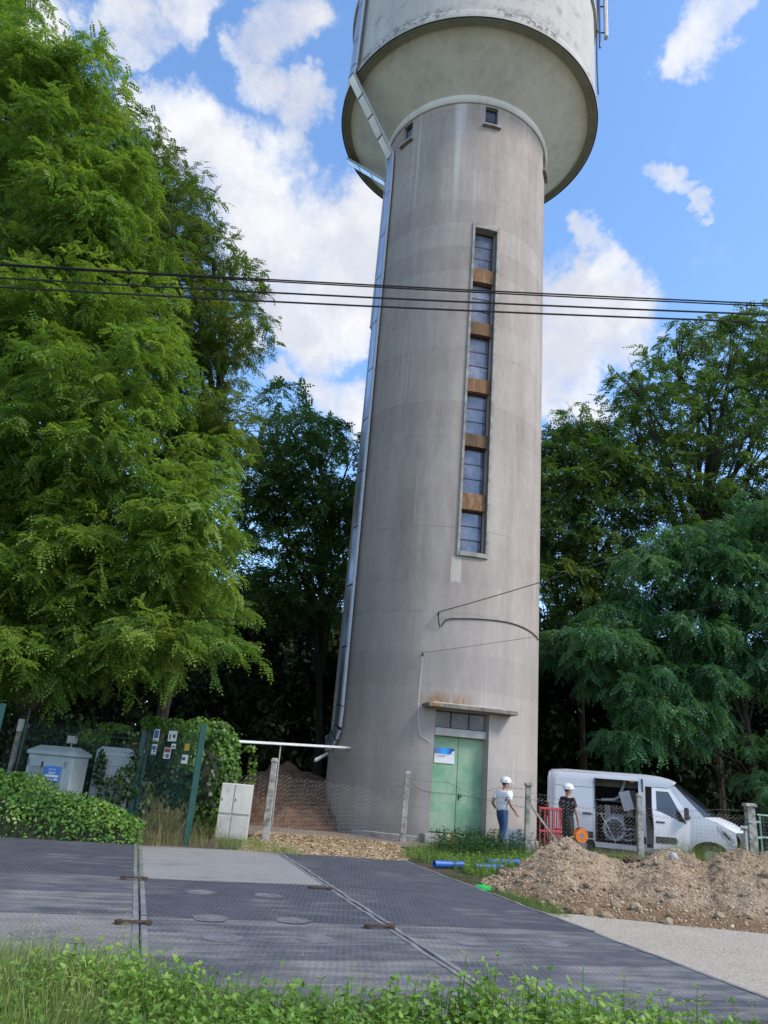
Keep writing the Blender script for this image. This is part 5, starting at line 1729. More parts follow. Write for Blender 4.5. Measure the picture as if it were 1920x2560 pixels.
def vthing(name, lab, cat, x, y, z, group=None):
    r = Matrix.Rotation(R_(-20), 3, 'Z') @ Vector((x, y, z))
    return thing(name, lab, cat, (vroot[0] + r.x, vroot[1] + r.y, vz + r.z), R_(-20), group)
M_TOOLG = M('tool_grey', (.42, .43, .45), (.26, .27, .29), 5, .5, metal=.2)
t = vthing('bent_pipe', 'bent grey pipe sticking up inside the open van', 'pipe', 1.6, .5, 1.66)
MB().tube([(0, 0, 0), (.38, .05, .03), (.52, .05, .12), (.62, .05, .34), (.72, .05, .62)], .045, 10).build('tube', M_TOOLG, t, world=False, smooth=True)
t = vthing('metal_box', 'grey metal box tilted on the load inside the van', 'box', 2.35, .45, 1.42)
MB().box((0, 0, .27), (.32, .28, .55), np.array(Matrix.Rotation(R_(-16), 3, 'Y'))).build('case', M('pale_box', (.50, .50, .52), (.38, .38, .4), 4, .5), t, world=False, bevel=.01)
MB().box((.24, 0, .34), (.16, .26, .5), np.array(Matrix.Rotation(R_(-16), 3, 'Y'))).build('frame', M_TRIM, t, world=False, bevel=.01)
t = vthing('shelf_unit', 'dark tool shelf with boxes filling the van load space', 'shelf', 2.0, 1.1, .47)
MB().box((.0, 0, .78), (1.25, .55, .04)).build('shelf', M_TOOLG, t, world=False)
MB().box((.0, 0, 1.18), (1.25, .55, .04)).build('shelf', M_TOOLG, t, world=False)
for k in range(5):
    MB().box((-.45 + .22 * k, -.05, .92), (.18, .4, .22 + .05 * (k % 3))).build('tool_case', (M_VIN, M_TOOLG, M_TRIM)[k % 3], t, world=False, bevel=.01)
for x in (-.6, .6):
    MB().box((x, 0, .6), (.04, .5, 1.2)).build('upright', M_TOOLG, t, world=False)
t = vthing('hose_drum', 'grey hose drum standing in the open van doorway', 'hose drum', 1.98, .40, .47)
MB().lathe([(.26, -.05), (.34, -.05), (.34, .05), (.26, .05)], (0, 0, .40), 24, axis='Y', close=True).build('hoop', M_TOOLG, t, world=False, smooth=True)
MB().lathe([(.05, -.12), (.17, -.12), (.17, .12), (.05, .12)], (0, 0, .40), 18, axis='Y', close=True).build('hub', M_TRIM, t, world=False, smooth=True)
MB().box((0, .08, .42), (.56, .02, .74)).build('panel', M('drum_grey', (.30, .31, .33), (.2, .2, .22), 5, .6), t, world=False, bevel=.03)
for a in range(4):
    MB().bar((.0, -.01, .40), (.30 * math.cos(a * 1.57 + .5), -.01, .40 + .30 * math.sin(a * 1.57 + .5)), .03, .03).build('spoke', M_TOOLG, t, world=False)
t = vthing('tool_pole', 'slim pale pole leaning in the van doorway', 'pole', 1.60, .22, .47)
MB().tube([(.42, 0, .02), (-.02, .10, .80)], .014, 6).build('rod', M_GALVD, t, world=False)
t = vthing('jumbled_tools', 'jumble of dark tools and hoses on the van floor', 'tools', 2.40, .42, .47)
for k in range(7):
    a = k * .9
    MB().tube([(.2 * math.cos(a + s_) * (1 - .03 * k), .12 * math.sin(a + s_), .06 + .07 * k + .03 * math.sin(3 * s_)) for s_ in np.linspace(0, 5, 14)], .022, 6).build('hose', (M_TRIM, M_TOOLG)[k % 2], t, world=False, smooth=True)

# ================================================================== people
def skin(name, nodes, edges, mat, parent, sub=2):
    """nodes: {key: ((x,y,z), (rx,ry))}; grown with a Skin modifier and frozen"""
    keys = list(nodes)
    me = bpy.data.meshes.new(name)
    me.from_pydata([nodes[k][0] for k in keys], [(keys.index(a), keys.index(b)) for a, b in edges], [])
    o = bpy.data.objects.new(name, me)
    COL.objects.link(o)
    o.modifiers.new('skin', 'SKIN').use_smooth_shade = True
    if not me.skin_vertices:
        raise RuntimeError('no skin layer')
    for i, k in enumerate(keys):
        r = nodes[k][1]
        me.skin_vertices[0].data[i].radius = r if hasattr(r, '__len__') else (r, r)
        me.skin_vertices[0].data[i].use_root = (i == 0)
    s_ = o.modifiers.new('sub', 'SUBSURF')
    s_.levels = s_.render_levels = sub
    bpy.context.view_layer.update()
    out = bpy.data.meshes.new_from_object(o.evaluated_get(bpy.context.evaluated_depsgraph_get()))
    bpy.data.objects.remove(o)
    out.materials.clear()
    out.name = name
    out.polygons.foreach_set('use_smooth', [True] * len(out.polygons))
    return link(name, out, mat, parent)

M_SKIN = M('skin', (.48, .28, .20), (.40, .22, .155), 8, .55)
M_HAIR = M('dark_hair', (.03, .022, .016), (.018, .014, .01), 40, .7)
def person(label, loc, rz, H, pose, shirt, trouser, shoe, group='two workers in white helmets'):
    root = thing('person', label, 'person', loc, rz, group)
    s = H / 1.76
    bw = 1.12
    J = {k: tuple(c * s for c in v) for k, v in pose.items()}
    def mid(a, b, t): return tuple(J[a][i] * (1 - t) + J[b][i] * t for i in range(3))
    N = {'hip': (J['hip'], (.125 * s, .105 * s)), 'waist': (J['waist'], (.13 * s, .095 * s)), 'chest': (J['chest'], (.15 * s, .11 * s)), 'neckb': (J['neckb'], (.06 * s, .06 * s)),
         'neck': (J['neck'], (.055 * s, .055 * s)), 'jaw': (J['jaw'], (.066 * s, .075 * s)), 'skull': (J['skull'], (.085 * s, .10 * s)), 'crown': (J['crown'], (.06 * s, .07 * s)),
         'nose': (tuple(J['jaw'][i] * .5 + J['skull'][i] * .5 + J['look'][i] * .098 for i in range(3)), (.016 * s, .016 * s))}
    E = [('hip', 'waist'), ('waist', 'chest'), ('chest', 'neckb'), ('neckb', 'neck'), ('neck', 'jaw'), ('jaw', 'skull'), ('skull', 'crown'), ('jaw', 'nose')]
    for d in 'LR':
        N['sh' + d] = (J['sh' + d], (.06 * s, .06 * s)); N['el' + d] = (J['el' + d], (.043 * s, .043 * s)); N['wr' + d] = (J['wr' + d], (.029 * s, .032 * s))
        hd = unit(np.array(J['ha' + d]) - np.array(J['wr' + d]))
        palm = np.array(J['wr' + d]) + hd * .07 * s
        N['pa' + d] = (tuple(palm), (.036 * s, .020 * s))
        E += [('chest', 'sh' + d), ('sh' + d, 'el' + d), ('el' + d, 'wr' + d), ('wr' + d, 'pa' + d)]
        side = unit(np.cross(hd, np.array([0, 1. if d == 'L' else -1., .2])))
        for q, (o_, ln_) in enumerate(((-.030, .062), (-.010, .075), (.010, .070), (.030, .055))):
            b0 = palm + side * o_ * s + hd * .02 * s
            tip = b0 + hd * ln_ * s * .6
            curl = np.array([J['curl' + d][i] if 'curl' + d in J else 0 for i in range(3)])
            tip2 = tip + (hd * .5 + curl) * ln_ * s * .5
            N['f%d%s' % (q, d)] = (tuple(tip), .0088 * s); N['g%d%s' % (q, d)] = (tuple(tip2), .0075 * s)
            E += [('pa' + d, 'f%d%s' % (q, d)), ('f%d%s' % (q, d), 'g%d%s' % (q, d))]
        th = palm - hd * .03 * s + side * .045 * s
        N['th' + d] = (tuple(th), .010 * s); N['tt' + d] = (tuple(th + hd * .045 * s + side * .01 * s), .0085 * s)
        E += [('pa' + d, 'th' + d), ('th' + d, 'tt' + d)]
        N['hj' + d] = (J['hj' + d], (.085 * s, .085 * s)); N['kn' + d] = (J['kn' + d], (.056 * s, .056 * s)); N['an' + d] = (J['an' + d], (.036 * s, .038 * s)); N['to' + d] = (J['to' + d], (.03 * s, .036 * s))
        E += [('hip', 'hj' + d), ('hj' + d, 'kn' + d), ('kn' + d, 'an' + d), ('an' + d, 'to' + d)]
    skin('body', N, E, M_SKIN, root)
    # shirt
    S_ = {'waist': (tuple(np.array(J['hip']) + (0, 0, -.06 * s)), (.182 * s, .156 * s)), 'w2': (J['waist'], (.178 * s, .145 * s)), 'chest': (J['chest'], (.196 * s, .155 * s)), 'nb': (mid('chest', 'neckb', .80), (.10 * s, .085 * s))}
    Es = [('waist', 'w2'), ('w2', 'chest'), ('chest', 'nb')]
    for d in 'LR':
        S_['sh' + d] = (J['sh' + d], (.090 * s, .090 * s)); S_['sl' + d] = (mid('sh' + d, 'el' + d, .72), (.078 * s, .078 * s))
        Es += [('chest', 'sh' + d), ('sh' + d, 'sl' + d)]
    so = skin('shirt', S_, Es, shirt, root)
    # trousers
    T_ = {'top': (tuple(np.array(J['hip']) + (0, 0, .13 * s)), (.140 * s, .112 * s)), 'hip': (J['hip'], (.160 * s, .140 * s))}
    Et = [('top', 'hip')]
    for d in 'LR':
        T_['hj' + d] = (J['hj' + d], (.115 * s, .115 * s)); T_['kn' + d] = (J['kn' + d], (.086 * s, .086 * s)); T_['cf' + d] = (mid('kn' + d, 'an' + d, .88), (.068 * s, .070 * s))
        Et += [('hip', 'hj' + d), ('hj' + d, 'kn' + d), ('kn' + d, 'cf' + d)]
    skin('trousers', T_, Et, trouser, root)
    for d in 'LR':
        a, t_ = np.array(J['an' + d]), np.array(J['to' + d])
        hv_ = unit((t_ - a) * np.array([1, 1, 0]))
        skin('shoe', {'a': (tuple(a + np.array([0, 0, -.005])), .052 * s), 'h': (tuple(a - hv_ * .035 * s + np.array([0, 0, -.045 * s])), (.044 * s, .036 * s)), 't': (tuple(t_ + hv_ * .03 * s), (.046 * s, .034 * s))}, [('a', 'h'), ('h', 't')], shoe, root, 2)
    # helmet and hair
    sk, up = np.array(J['skull']), unit(np.array(J['crown']) - np.array(J['jaw']))
    lk = unit(np.array(pose['look']))
    hc = sk + up * .035 * s
    lk = unit(lk - up * (lk @ up)); sdv = np.cross(up, lk)
    Rm = np.stack([lk, sdv, up], 1)
    hp = MB()
    dome, n = [], 20
    for (r, z) in ((.150, -.012), (.150, .012), (.143, .05), (.120, .10), (.080, .130), (.03, .142), (.002, .143)):
        for k in range(n):
            a = 2 * math.pi * k / n
            ex = 1.10 if math.cos(a) > 0 else 1.02
            dome.append(hc + Rm @ np.array([r * ex * math.cos(a), r * .86 * math.sin(a), z]) * s)
    hp.add(dome, [(i * n + k, i * n + (k + 1) % n, i * n + n + (k + 1) % n, i * n + n + k) for i in range(6) for k in range(n)])
    he = hp.build('helmet', M_WHITE, root, world=False, smooth=True)
    MB().add([hc + Rm @ np.array(p) * s for p in ((.12, -.10, .0), (.22, -.06, -.015), (.235, 0, -.015), (.22, .06, -.015), (.12, .10, .0), (.12, -.10, .012), (.22, -.06, -.004), (.235, 0, -.004), (.22, .06, -.004), (.12, .10, .012))],
             [(0, 1, 2, 3, 4), (9, 8, 7, 6, 5), (0, 5, 6, 1), (1, 6, 7, 2), (2, 7, 8, 3), (3, 8, 9, 4)]).build('peak', M_WHITE, he, world=False)
    for sg_ in (-1, 1):
        c_ = hc + Rm @ np.array([-.02, sg_ * .127, .035]) * s
        MB().box(c_, (.026, .012, .026), Rm).build('vent', M_DARKST, he, world=False)
    hb = MB()
    hr = []
    for (r, z) in ((.088, -.075), (.104, -.05), (.112, -.01), (.11, .01)):
        for k in range(14):
            a = math.pi * (.45 + 1.1 * k / 13)
            hr.append(hc + Rm @ np.array([r * math.cos(a), r * .9 * math.sin(a), z]) * s)
    hb.add(hr, [(i * 14 + k, i * 14 + k + 1, i * 14 + 15 + k, i * 14 + 14 + k) for i in range(3) for k in range(13)])
    hb.build('hair', M_HAIR, root, world=False, smooth=True)
    for sg_ in (-1, 1):
        MB().lathe([(.001, -.008), (.03, -.008), (.032, .006), (.001, .008)], tuple(hc + Rm @ np.array([-.005, sg_ * .098, -.055]) * s), 10, axis='Y').build('ear', M_SKIN, root, world=False, smooth=True)
    return root, J

def base_pose():
    return dict(hip=(0, 0, .95), waist=(.0, 0, 1.08), chest=(0, 0, 1.32), neckb=(.0, 0, 1.465), neck=(.015, 0, 1.515), jaw=(.035, 0, 1.575), skull=(.03, 0, 1.66), crown=(.02, 0, 1.72), look=(1, 0, 0),
                shL=(0, .185, 1.415), elL=(-.05, .225, 1.13), wrL=(.06, .235, .90), haL=(.10, .235, .80), shR=(0, -.185, 1.415), elR=(-.02, -.235, 1.12), wrR=(.10, -.245, .89), haR=(.14, -.245, .79),
                hjL=(0, .09, .88), knL=(.05, .10, .50), anL=(-.02, .10, .085), toL=(.12, .12, .035), hjR=(0, -.09, .88), knR=(.05, -.10, .50), anR=(-.02, -.10, .085), toR=(.12, -.12, .035))
p = base_pose()
p.update(look=(.85, -.45, -.05), waist=(.01, 0, 1.08), chest=(.03, 0, 1.32), neckb=(.05, 0, 1.465), neck=(.07, -.005, 1.515), jaw=(.10, -.01, 1.575), skull=(.10, -.01, 1.66), crown=(.09, -.01, 1.72),
         elL=(-.12, .26, 1.16), wrL=(.05, .30, 1.02), haL=(.14, .28, 1.0), elR=(.02, -.26, 1.14), wrR=(.20, -.29, .96), haR=(.27, -.30, .88),
         knL=(.16, .10, .52), anL=(.02, .10, .13), toL=(.16, .12, .05), knR=(-.02, -.10, .50), anR=(-.20, -.10, .12), toR=(-.07, -.12, .035), shL=(.02, .185, 1.415), shR=(.03, -.185, 1.415))
M_TEE = M('white_printed_tee', (.80, .80, .82), (.45, .50, .70), 22, .9, bumps=.2, lo=.30, hi=.40)
M_JEAN = M('blue_jeans', (.055, .105, .24), (.03, .06, .15), 9, .9, bumps=.2)
M_TEEB = M('black_tee', (.022, .024, .03), (.014, .015, .02), 9, .9, bumps=.2)
M_KHAK = M('dark_khaki', (.055, .052, .045), (.032, .03, .027), 9, .9, bumps=.2)
P1 = atY(1083, 1825, 21.75)
person('person in a white helmet, printed white T-shirt and blue jeans walking by the tower', (P1[0], P1[1], 0), R_(38), 1.77, p, M_TEE, M_JEAN, M_TRIM)
p = base_pose()
p.update(look=(.9, -.4, 0), shR=(.0, -.185, 1.41), elR=(.06, -.25, 1.12), wrR=(.12, -.27, .86), haR=(.15, -.275, .76), curlR=(-.3, .6, -.3), elL=(-.06, .235, 1.13), wrL=(.02, .25, .89), haL=(.05, .25, .79))
P2 = atY(1226, 1830, 22.3)
z2 = float(terrain(P2[0], P2[1]))
_, J2 = person('person in a white helmet and black T-shirt carrying an orange reel', (P2[0], P2[1], z2), R_(34), 1.80, p, M_TEEB, M_KHAK, M_TRIM)
hw = Matrix.Rotation(R_(34), 3, 'Z') @ Vector(J2['haR'])
hw = Vector((P2[0], P2[1], z2)) + hw
rl = thing('cable_reel', 'orange plastic cable reel held in the hand of the worker in black', 'cable reel', tuple(hw + Vector((.03, -.02, -.03))), R_(12))
M_OR = M('orange_plastic', (.80, .22, .03), (.62, .16, .02), 5, .45)
for y in (-.07, .07):
    MB().lathe([(.055, -.012), (.10, -.016), (.15, -.006), (.185, -.012), (.19, .0), (.185, .012), (.15, .006), (.10, .016), (.055, .012)], (0, y, -.19), 30, axis='Y', close=True).build('flange', M_OR, rl, world=False, smooth=True)
MB().lathe([(.05, -.06), (.105, -.06), (.105, .06), (.05, .06)], (0, 0, -.19), 24, axis='Y', close=True).build('cable_winding', M_BLACK, rl, world=False, smooth=True)
MB().lathe([(.0, -.085), (.056, -.085), (.056, .085), (.0, .085)], (0, 0, -.19), 18, axis='Y').build('hub', M('grey_hub', (.30, .29, .28), (.2, .19, .18), 6, .5), rl, world=False, smooth=True)
MB().tube([(-.10, -.10, -.05), (-.08, -.02, .0), (.06, 0, .0), (.10, .09, -.05)], .012, 6).build('handle', M_BLACK, rl, world=False, smooth=True)
# ================================================================== vegetation
def compound(pairs, ll, lw, droop, seed, fold=.25):
    """locust leaf of unit length: paired leaflets along a drooping midrib"""
    r = np.random.default_rng(seed)
    V, F = [], []
    def leaflet(p, d, n, L, W):
        s_ = np.cross(n, d)
        b = len(V)
        V.extend([p, p + d * L * .45 + s_ * W / 2, p + d * L, p + d * L * .45 - s_ * W / 2])
        F.append((b, b + 1, b + 2, b + 3))
    for k in range(pairs):
        x = .14 + .80 * k / (pairs - .3)
        p = np.array([x, 0, -droop * x * x])
        for sg in (-1, 1):
            d = unit(np.array([.28 + r.normal(0, .08), sg, -fold + r.normal(0, .12)]))
            n = unit(np.array([0, sg * fold, 1]) + r.normal(0, .18, 3))
            n = unit(n - d * (n @ d))
            leaflet(p, d, n, ll * r.uniform(.85, 1.1), lw)
    x = .97
    leaflet(np.array([x, 0, -droop * x * x]), unit(np.array([1, 0, -droop * 2])), np.array([0, 0, 1.]), ll, lw)
    return np.array(V), np.array(F)

LEAF_NEAR = [compound(6, .25, .15, .25 + .1 * k, k) for k in range(4)]
LEAF_FAR = [compound(4, .34, .23, .25 + .12 * k, 10 + k) for k in range(4)]
CLUMP = []
for k in range(4):
    r = np.random.default_rng(50 + k)
    V, F = [], []
    for q in range(7):
        c = r.normal(0, .35, 3)
        d = unit(r.normal(size=3)); n = unit(np.cross(d, r.normal(size=3)))
        s_ = np.cross(n, d)
        b = len(V)
        V += [c - d * .28, c + s_ * .14, c + d * .28, c - s_ * .14]
        F.append((b, b + 1, b + 2, b + 3))
    CLUMP.append((np.array(V), np.array(F)))

def in_poly(p, poly):
    x, y = p
    c = False
    for i in range(len(poly)):
        (x0, y0), (x1, y1) = poly[i], poly[i - 1]
        if (y0 > y) != (y1 > y) and x < (x1 - x0) * (y - y0) / (y1 - y0) + x0: c = not c
    return c

def blobs_in(poly, n, Y, r, seed, mind=20):
    g = random.Random(seed)
    xs_, ys_ = [p[0] for p in poly], [p[1] for p in poly]
    out, got, tries = [], [], 0
    while len(out) < n and tries < n * 60:
        tries += 1
        p = (g.uniform(min(xs_), max(xs_)), g.uniform(min(ys_), max(ys_)))
        if not in_poly(p, poly) or any((p[0] - q[0]) ** 2 + (p[1] - q[1]) ** 2 < mind ** 2 for q in got): continue
        got.append(p)
        out.append((*atY(p[0], p[1], g.uniform(*Y)), g.uniform(*r)))
    return out

def crown_arrays(blobs, tmpl, leaf, dens, per=7, flat=.5, tint=(0., 1.), droop=.35, seed=1):
    g = np.random.default_rng(seed)
    Ps, Ds, Ns, Ts, Ls = [], [], [], [], []
    for (x, y, z, r) in blobs:
        nt = max(4, int(dens * r * r))
        u = unit(g.normal(size=(nt, 3)))
        rad = g.random(nt) ** .45
        p0 = np.array([x, y, z]) + u * rad[:, None] * r * np.array([1, 1, flat])
        p0[:, 2] -= (rad ** 2) * r * .22            # pads sag at their rim
        d = unit(u * np.array([1, 1, .35]) + g.normal(0, .45, (nt, 3)) + np.array([0, 0, -droop * .5]))
        tl = g.uniform(.35, .7, nt) * min(r, 1.0)
        bt = g.random() * .45 + (g.random(nt) * .35)
        side = unit(np.cross(d, np.array([0, 0, 1.])) + 1e-4)
        for k in range(per):
            f = (k + .5) / per
            pos = p0 + d * (tl * f)[:, None] + np.array([0, 0, -1]) * (tl * f * f * droop)[:, None]
            sg = 1 if k % 2 else -1
            ld = unit(d * .55 + side * sg * .75 + g.normal(0, .28, (nt, 3)) + np.array([0, 0, -droop]))
            Ps.append(pos); Ds.append(ld)
            Ns.append(np.array([0, 0, 1.]) + g.normal(0, .38, (nt, 3)))
            Ts.append(bt + g.random(nt) * .22)
            Ls.append(leaf * g.uniform(.75, 1.2, nt))
    P_, D_, N_ = np.concatenate(Ps), np.concatenate(Ds), np.concatenate(Ns)
    t = np.clip(np.concatenate(Ts), 0, 1) * (tint[1] - tint[0]) + tint[0]
    return place(tmpl, P_, frames(D_, N_), np.concatenate(Ls), t)

M_BARK = M('locust_bark', (.13, .105, .085), (.055, .045, .036), 9, .95, bumps=1.0, bscale=14, spec=.1, stretch=(1, 1, .25))
M_BARKD = M('dark_bark', (.060, .052, .045), (.028, .024, .021), 9, .95, bumps=.8, bscale=14, spec=.1, stretch=(1, 1, .3))

def limbs(root, base, top, r0, blobs, n, mat, seed, r1=.06, name='trunk', twigs=0):
    g = random.Random(seed)
    base, top = np.array(base, float), np.array(top, float)
    mb = MB()
    pts = [base + (top - base) * t + np.array([.18 * math.sin(5 * t + seed), .18 * math.cos(4 * t + seed), 0]) * t for t in np.linspace(0, 1, 10)]
    mb.tube(pts, [r0 * 1.25] + [r0 * (1 - .93 * t) for t in np.linspace(.05, 1, 9)], 9)
    for b in g.sample(blobs, min(n, len(blobs))):
        c = np.array(b[:3])
        t = min(.95, max(.12, (c[2] - base[2]) / max(.1, top[2] - base[2]) * g.uniform(.45, .8)))
        k = t * 9
        i = int(k)
        s0 = pts[i] + (pts[min(i + 1, 9)] - pts[i]) * (k - i)
        L = np.linalg.norm(c - s0)
        m1 = s0 + (c - s0) * .35 + np.array([g.uniform(-.1, .1) * L, g.uniform(-.1, .1) * L, .14 * L])
        m2 = s0 + (c - s0) * .7 + np.array([g.uniform(-.06, .06) * L, g.uniform(-.06, .06) * L, .10 * L])
        rr = min(r1 * 1.6, r1 * (.5 + L * .10))
        mb.tube([s0, m1, m2, c], [rr, rr * .7, rr * .42, .010], 6)
        for q in range(twigs):
            e = c + np.array([g.uniform(-1, 1), g.uniform(-1, 1), g.uniform(-.3, .6)]) * b[3]
            mm_ = (m2 + e) / 2 + np.array([0, 0, .1])
            mb.tube([m2, mm_, e], [rr * .35, rr * .2, .006], 4)
    return mb.build(name, mat, root, smooth=True)

def tree(name, label, base, top, r0, blobs, tmpl, leaf, dens, mat, nl=20, per=7, flat=.5, droop=.35, seed=1, bark=None, group=None, tint=(0, 1), twigs=1, r1=.06):
    root = thing(name, label, 'tree', tuple(base), 0, group)
    limbs(root, base, top, r0, blobs, nl, bark or M_BARKD, seed, r1, twigs=twigs)
    foliage('crown', [crown_arrays(blobs, tmpl, leaf, dens, per, flat, tint, droop, seed)], mat, root)
    return root

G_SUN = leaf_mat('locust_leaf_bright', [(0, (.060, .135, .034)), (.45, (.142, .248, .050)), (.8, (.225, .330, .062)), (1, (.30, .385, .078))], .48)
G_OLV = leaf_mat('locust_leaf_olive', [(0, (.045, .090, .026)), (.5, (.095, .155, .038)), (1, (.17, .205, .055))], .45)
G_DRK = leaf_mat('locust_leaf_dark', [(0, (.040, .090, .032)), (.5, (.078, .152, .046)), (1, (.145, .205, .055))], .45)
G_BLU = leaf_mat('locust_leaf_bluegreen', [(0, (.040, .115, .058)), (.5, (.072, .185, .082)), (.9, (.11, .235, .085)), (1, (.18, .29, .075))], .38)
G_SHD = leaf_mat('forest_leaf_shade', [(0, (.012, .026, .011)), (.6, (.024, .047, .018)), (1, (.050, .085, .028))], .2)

# near locust at left, hanging over the green fence
P1_ = [(-160, -160), (20, -120), (55, 40), (120, 95), (190, 150), (250, 215), (285, 300), (300, 420), (330, 520), (350, 640), (335, 760), (400, 850), (440, 960), (470, 1090), (430, 1180), (490, 1290), (500, 1375), (430, 1390), (380, 1330), (360, 1410), (330, 1440), (220, 1400), (140, 1460), (40, 1450), (-160, 1460)]
B1 = blobs_in(P1_, 195, (15.2, 19.4), (.6, 1.2), 3, 34)
B1 += [(*atY(x, y, Y), r) for x, y, Y, r in ((190, 105, 15, .28), (205, 80, 15, .22), (200, 130, 15, .3), (410, 1370, 16.5, .5), (500, 1380, 16.8, .4), (120, 1440, 16.2, .55), (310, 1430, 16.2, .5))]
t1b = atY(38, 1640, 20.2); t1b[2] = 0
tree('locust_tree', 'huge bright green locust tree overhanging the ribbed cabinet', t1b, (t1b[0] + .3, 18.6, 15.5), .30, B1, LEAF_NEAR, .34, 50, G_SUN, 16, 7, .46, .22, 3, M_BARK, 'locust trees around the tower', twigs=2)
P1b = [(-160, 250), (60, 230), (180, 330), (260, 480), (300, 800), (420, 1080), (430, 1330), (250, 1400), (-160, 1420)]
B1b = blobs_in(P1b, 80, (20.2, 23.5), (.9, 1.5), 4, 40)
t1c = atY(-60, 1630, 22); t1c[2] = 0
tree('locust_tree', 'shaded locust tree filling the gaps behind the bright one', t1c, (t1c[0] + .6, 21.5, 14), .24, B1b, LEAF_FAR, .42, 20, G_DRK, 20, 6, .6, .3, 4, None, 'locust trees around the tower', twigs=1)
P2_ = [(230, 190), (330, 300), (360, 330), (440, 430), (500, 540), (570, 640), (580, 690), (520, 720), (540, 800), (500, 880), (520, 960), (440, 1000), (350, 980), (300, 700), (250, 400)]
B2 = blobs_in(P2_, 105, (19.5, 23.5), (.5, 1.0), 5, 24)
t2b = atY(330, 1640, 23); t2b[2] = 0
tree('locust_tree', 'olive locust tree with loose sky-filled top behind the bright one', t2b, (t2b[0] + .4, 22.3, 14.5), .22, B2, LEAF_NEAR, .33, 34, G_OLV, 16, 6, .6, .2, 5, None, 'locust trees around the tower', twigs=3)
P3_ = [(560, 900), (600, 850), (650, 830), (700, 880), (760, 950), (790, 1050), (770, 1280), (640, 1330), (520, 1290), (520, 1050)]
B3 = blobs_in(P3_, 85, (26.5, 32), (.6, 1.15), 7, 20)
t3b = atY(690, 1660, 30); t3b[2] = 0
tree('locust_tree', 'dark locust tree with crooked limbs directly left of the tower', t3b, (t3b[0] - .6, 30, 9), .2, B3, LEAF_FAR, .40, 22, G_DRK, 26, 6, .55, .2, 7, None, 'locust trees around the tower', twigs=3, r1=.075)
# right side
P4_ = [(1150, 960), (1190, 940), (1250, 890), (1290, 880), (1330, 930), (1370, 1000), (1390, 1150), (1350, 1290), (1250, 1330), (1140, 1300)]
B4 = blobs_in(P4_, 95, (29, 34), (.6, 1.15), 9, 20)
t4b = atY(1262, 1740, 32); t4b[2] = 0
tree('locust_tree', 'slender dark locust tree rising directly right of the tower', t4b, (t4b[0], 32, 10.5), .2, B4, LEAF_FAR, .40, 22, G_DRK, 26, 6, .55, .2, 9, None, 'locust trees around the tower', twigs=3, r1=.075)
P5_ = [(1330, 870), (1340, 810), (1420, 760), (1440, 720), (1500, 710), (1540, 690), (1620, 670), (1680, 690), (1800, 640), (1850, 900), (1820, 1180), (1600, 1230), (1450, 1180), (1370, 1050)]
B5 = blobs_in(P5_, 170, (28.5, 34), (.55, 1.15), 11, 22)
B5 += [(*atY(x, y, 31), r) for x, y, r in ((1410, 765, .4), (1470, 700, .35), (1585, 680, .4), (1640, 668, .35), (1330, 805, .35))]
t5b = atY(1560, 1760, 31.5); t5b[2] = 0
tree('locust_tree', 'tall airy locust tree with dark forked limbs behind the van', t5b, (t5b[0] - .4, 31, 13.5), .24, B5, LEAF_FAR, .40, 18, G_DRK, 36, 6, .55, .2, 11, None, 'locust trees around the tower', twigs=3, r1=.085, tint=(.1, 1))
P6_ = [(1180, 1400), (1210, 1370), (1300, 1330), (1360, 1270), (1380, 1170), (1440, 1120), (1560, 1090), (1640, 1060), (1760, 1040), (1780, 1430), (1700, 1450), (1650, 1470), (1560, 1480), (1520, 1560), (1480, 1600), (1470, 1530), (1400, 1570), (1350, 1590), (1330, 1560), (1390, 1500), (1340, 1480), (1260, 1430), (1210, 1440)]
B6 = blobs_in(P6_, 95, (25.2, 28.2), (.6, 1.15), 13, 28)
B6 += [(*atY(x, y, Y), r) for x, y, Y, r in ((1500, 1610, 25.6, .4), (1540, 1580, 25.8, .45), (1345, 1600, 25.8, .38), (1390, 1605, 25.8, .4), (1200, 1400, 26.5, .5))]
t6b = atY(1640, 1755, 27.5); t6b[2] = 0
tree('locust_tree', 'blue-green locust with broad drooping boughs over the van roof', t6b, (t6b[0] - .5, 27.6, 9.0), .22, B6, LEAF_NEAR, .42, 36, G_BLU, 22, 6, .26, .5, 13, None, 'locust trees around the tower', twigs=1)
P7_ = [(1600, 1640), (1640, 1590), (1720, 1540), (1800, 1560), (1800, 1740), (1660, 1740), (1630, 1690)]
B7 = blobs_in(P7_, 30, (24.3, 26.5), (.4, .7), 15, 18)
t7b = atY(1720, 1770, 26); t7b[2] = 0
tree('sapling', 'low blue-green sapling behind the green field gate', t7b, (t7b[0] - .1, 26, 2.6), .06, B7, LEAF_NEAR, .34, 34, G_BLU, 14, 6, .45, .5, 15, None, None, twigs=0, r1=.03)

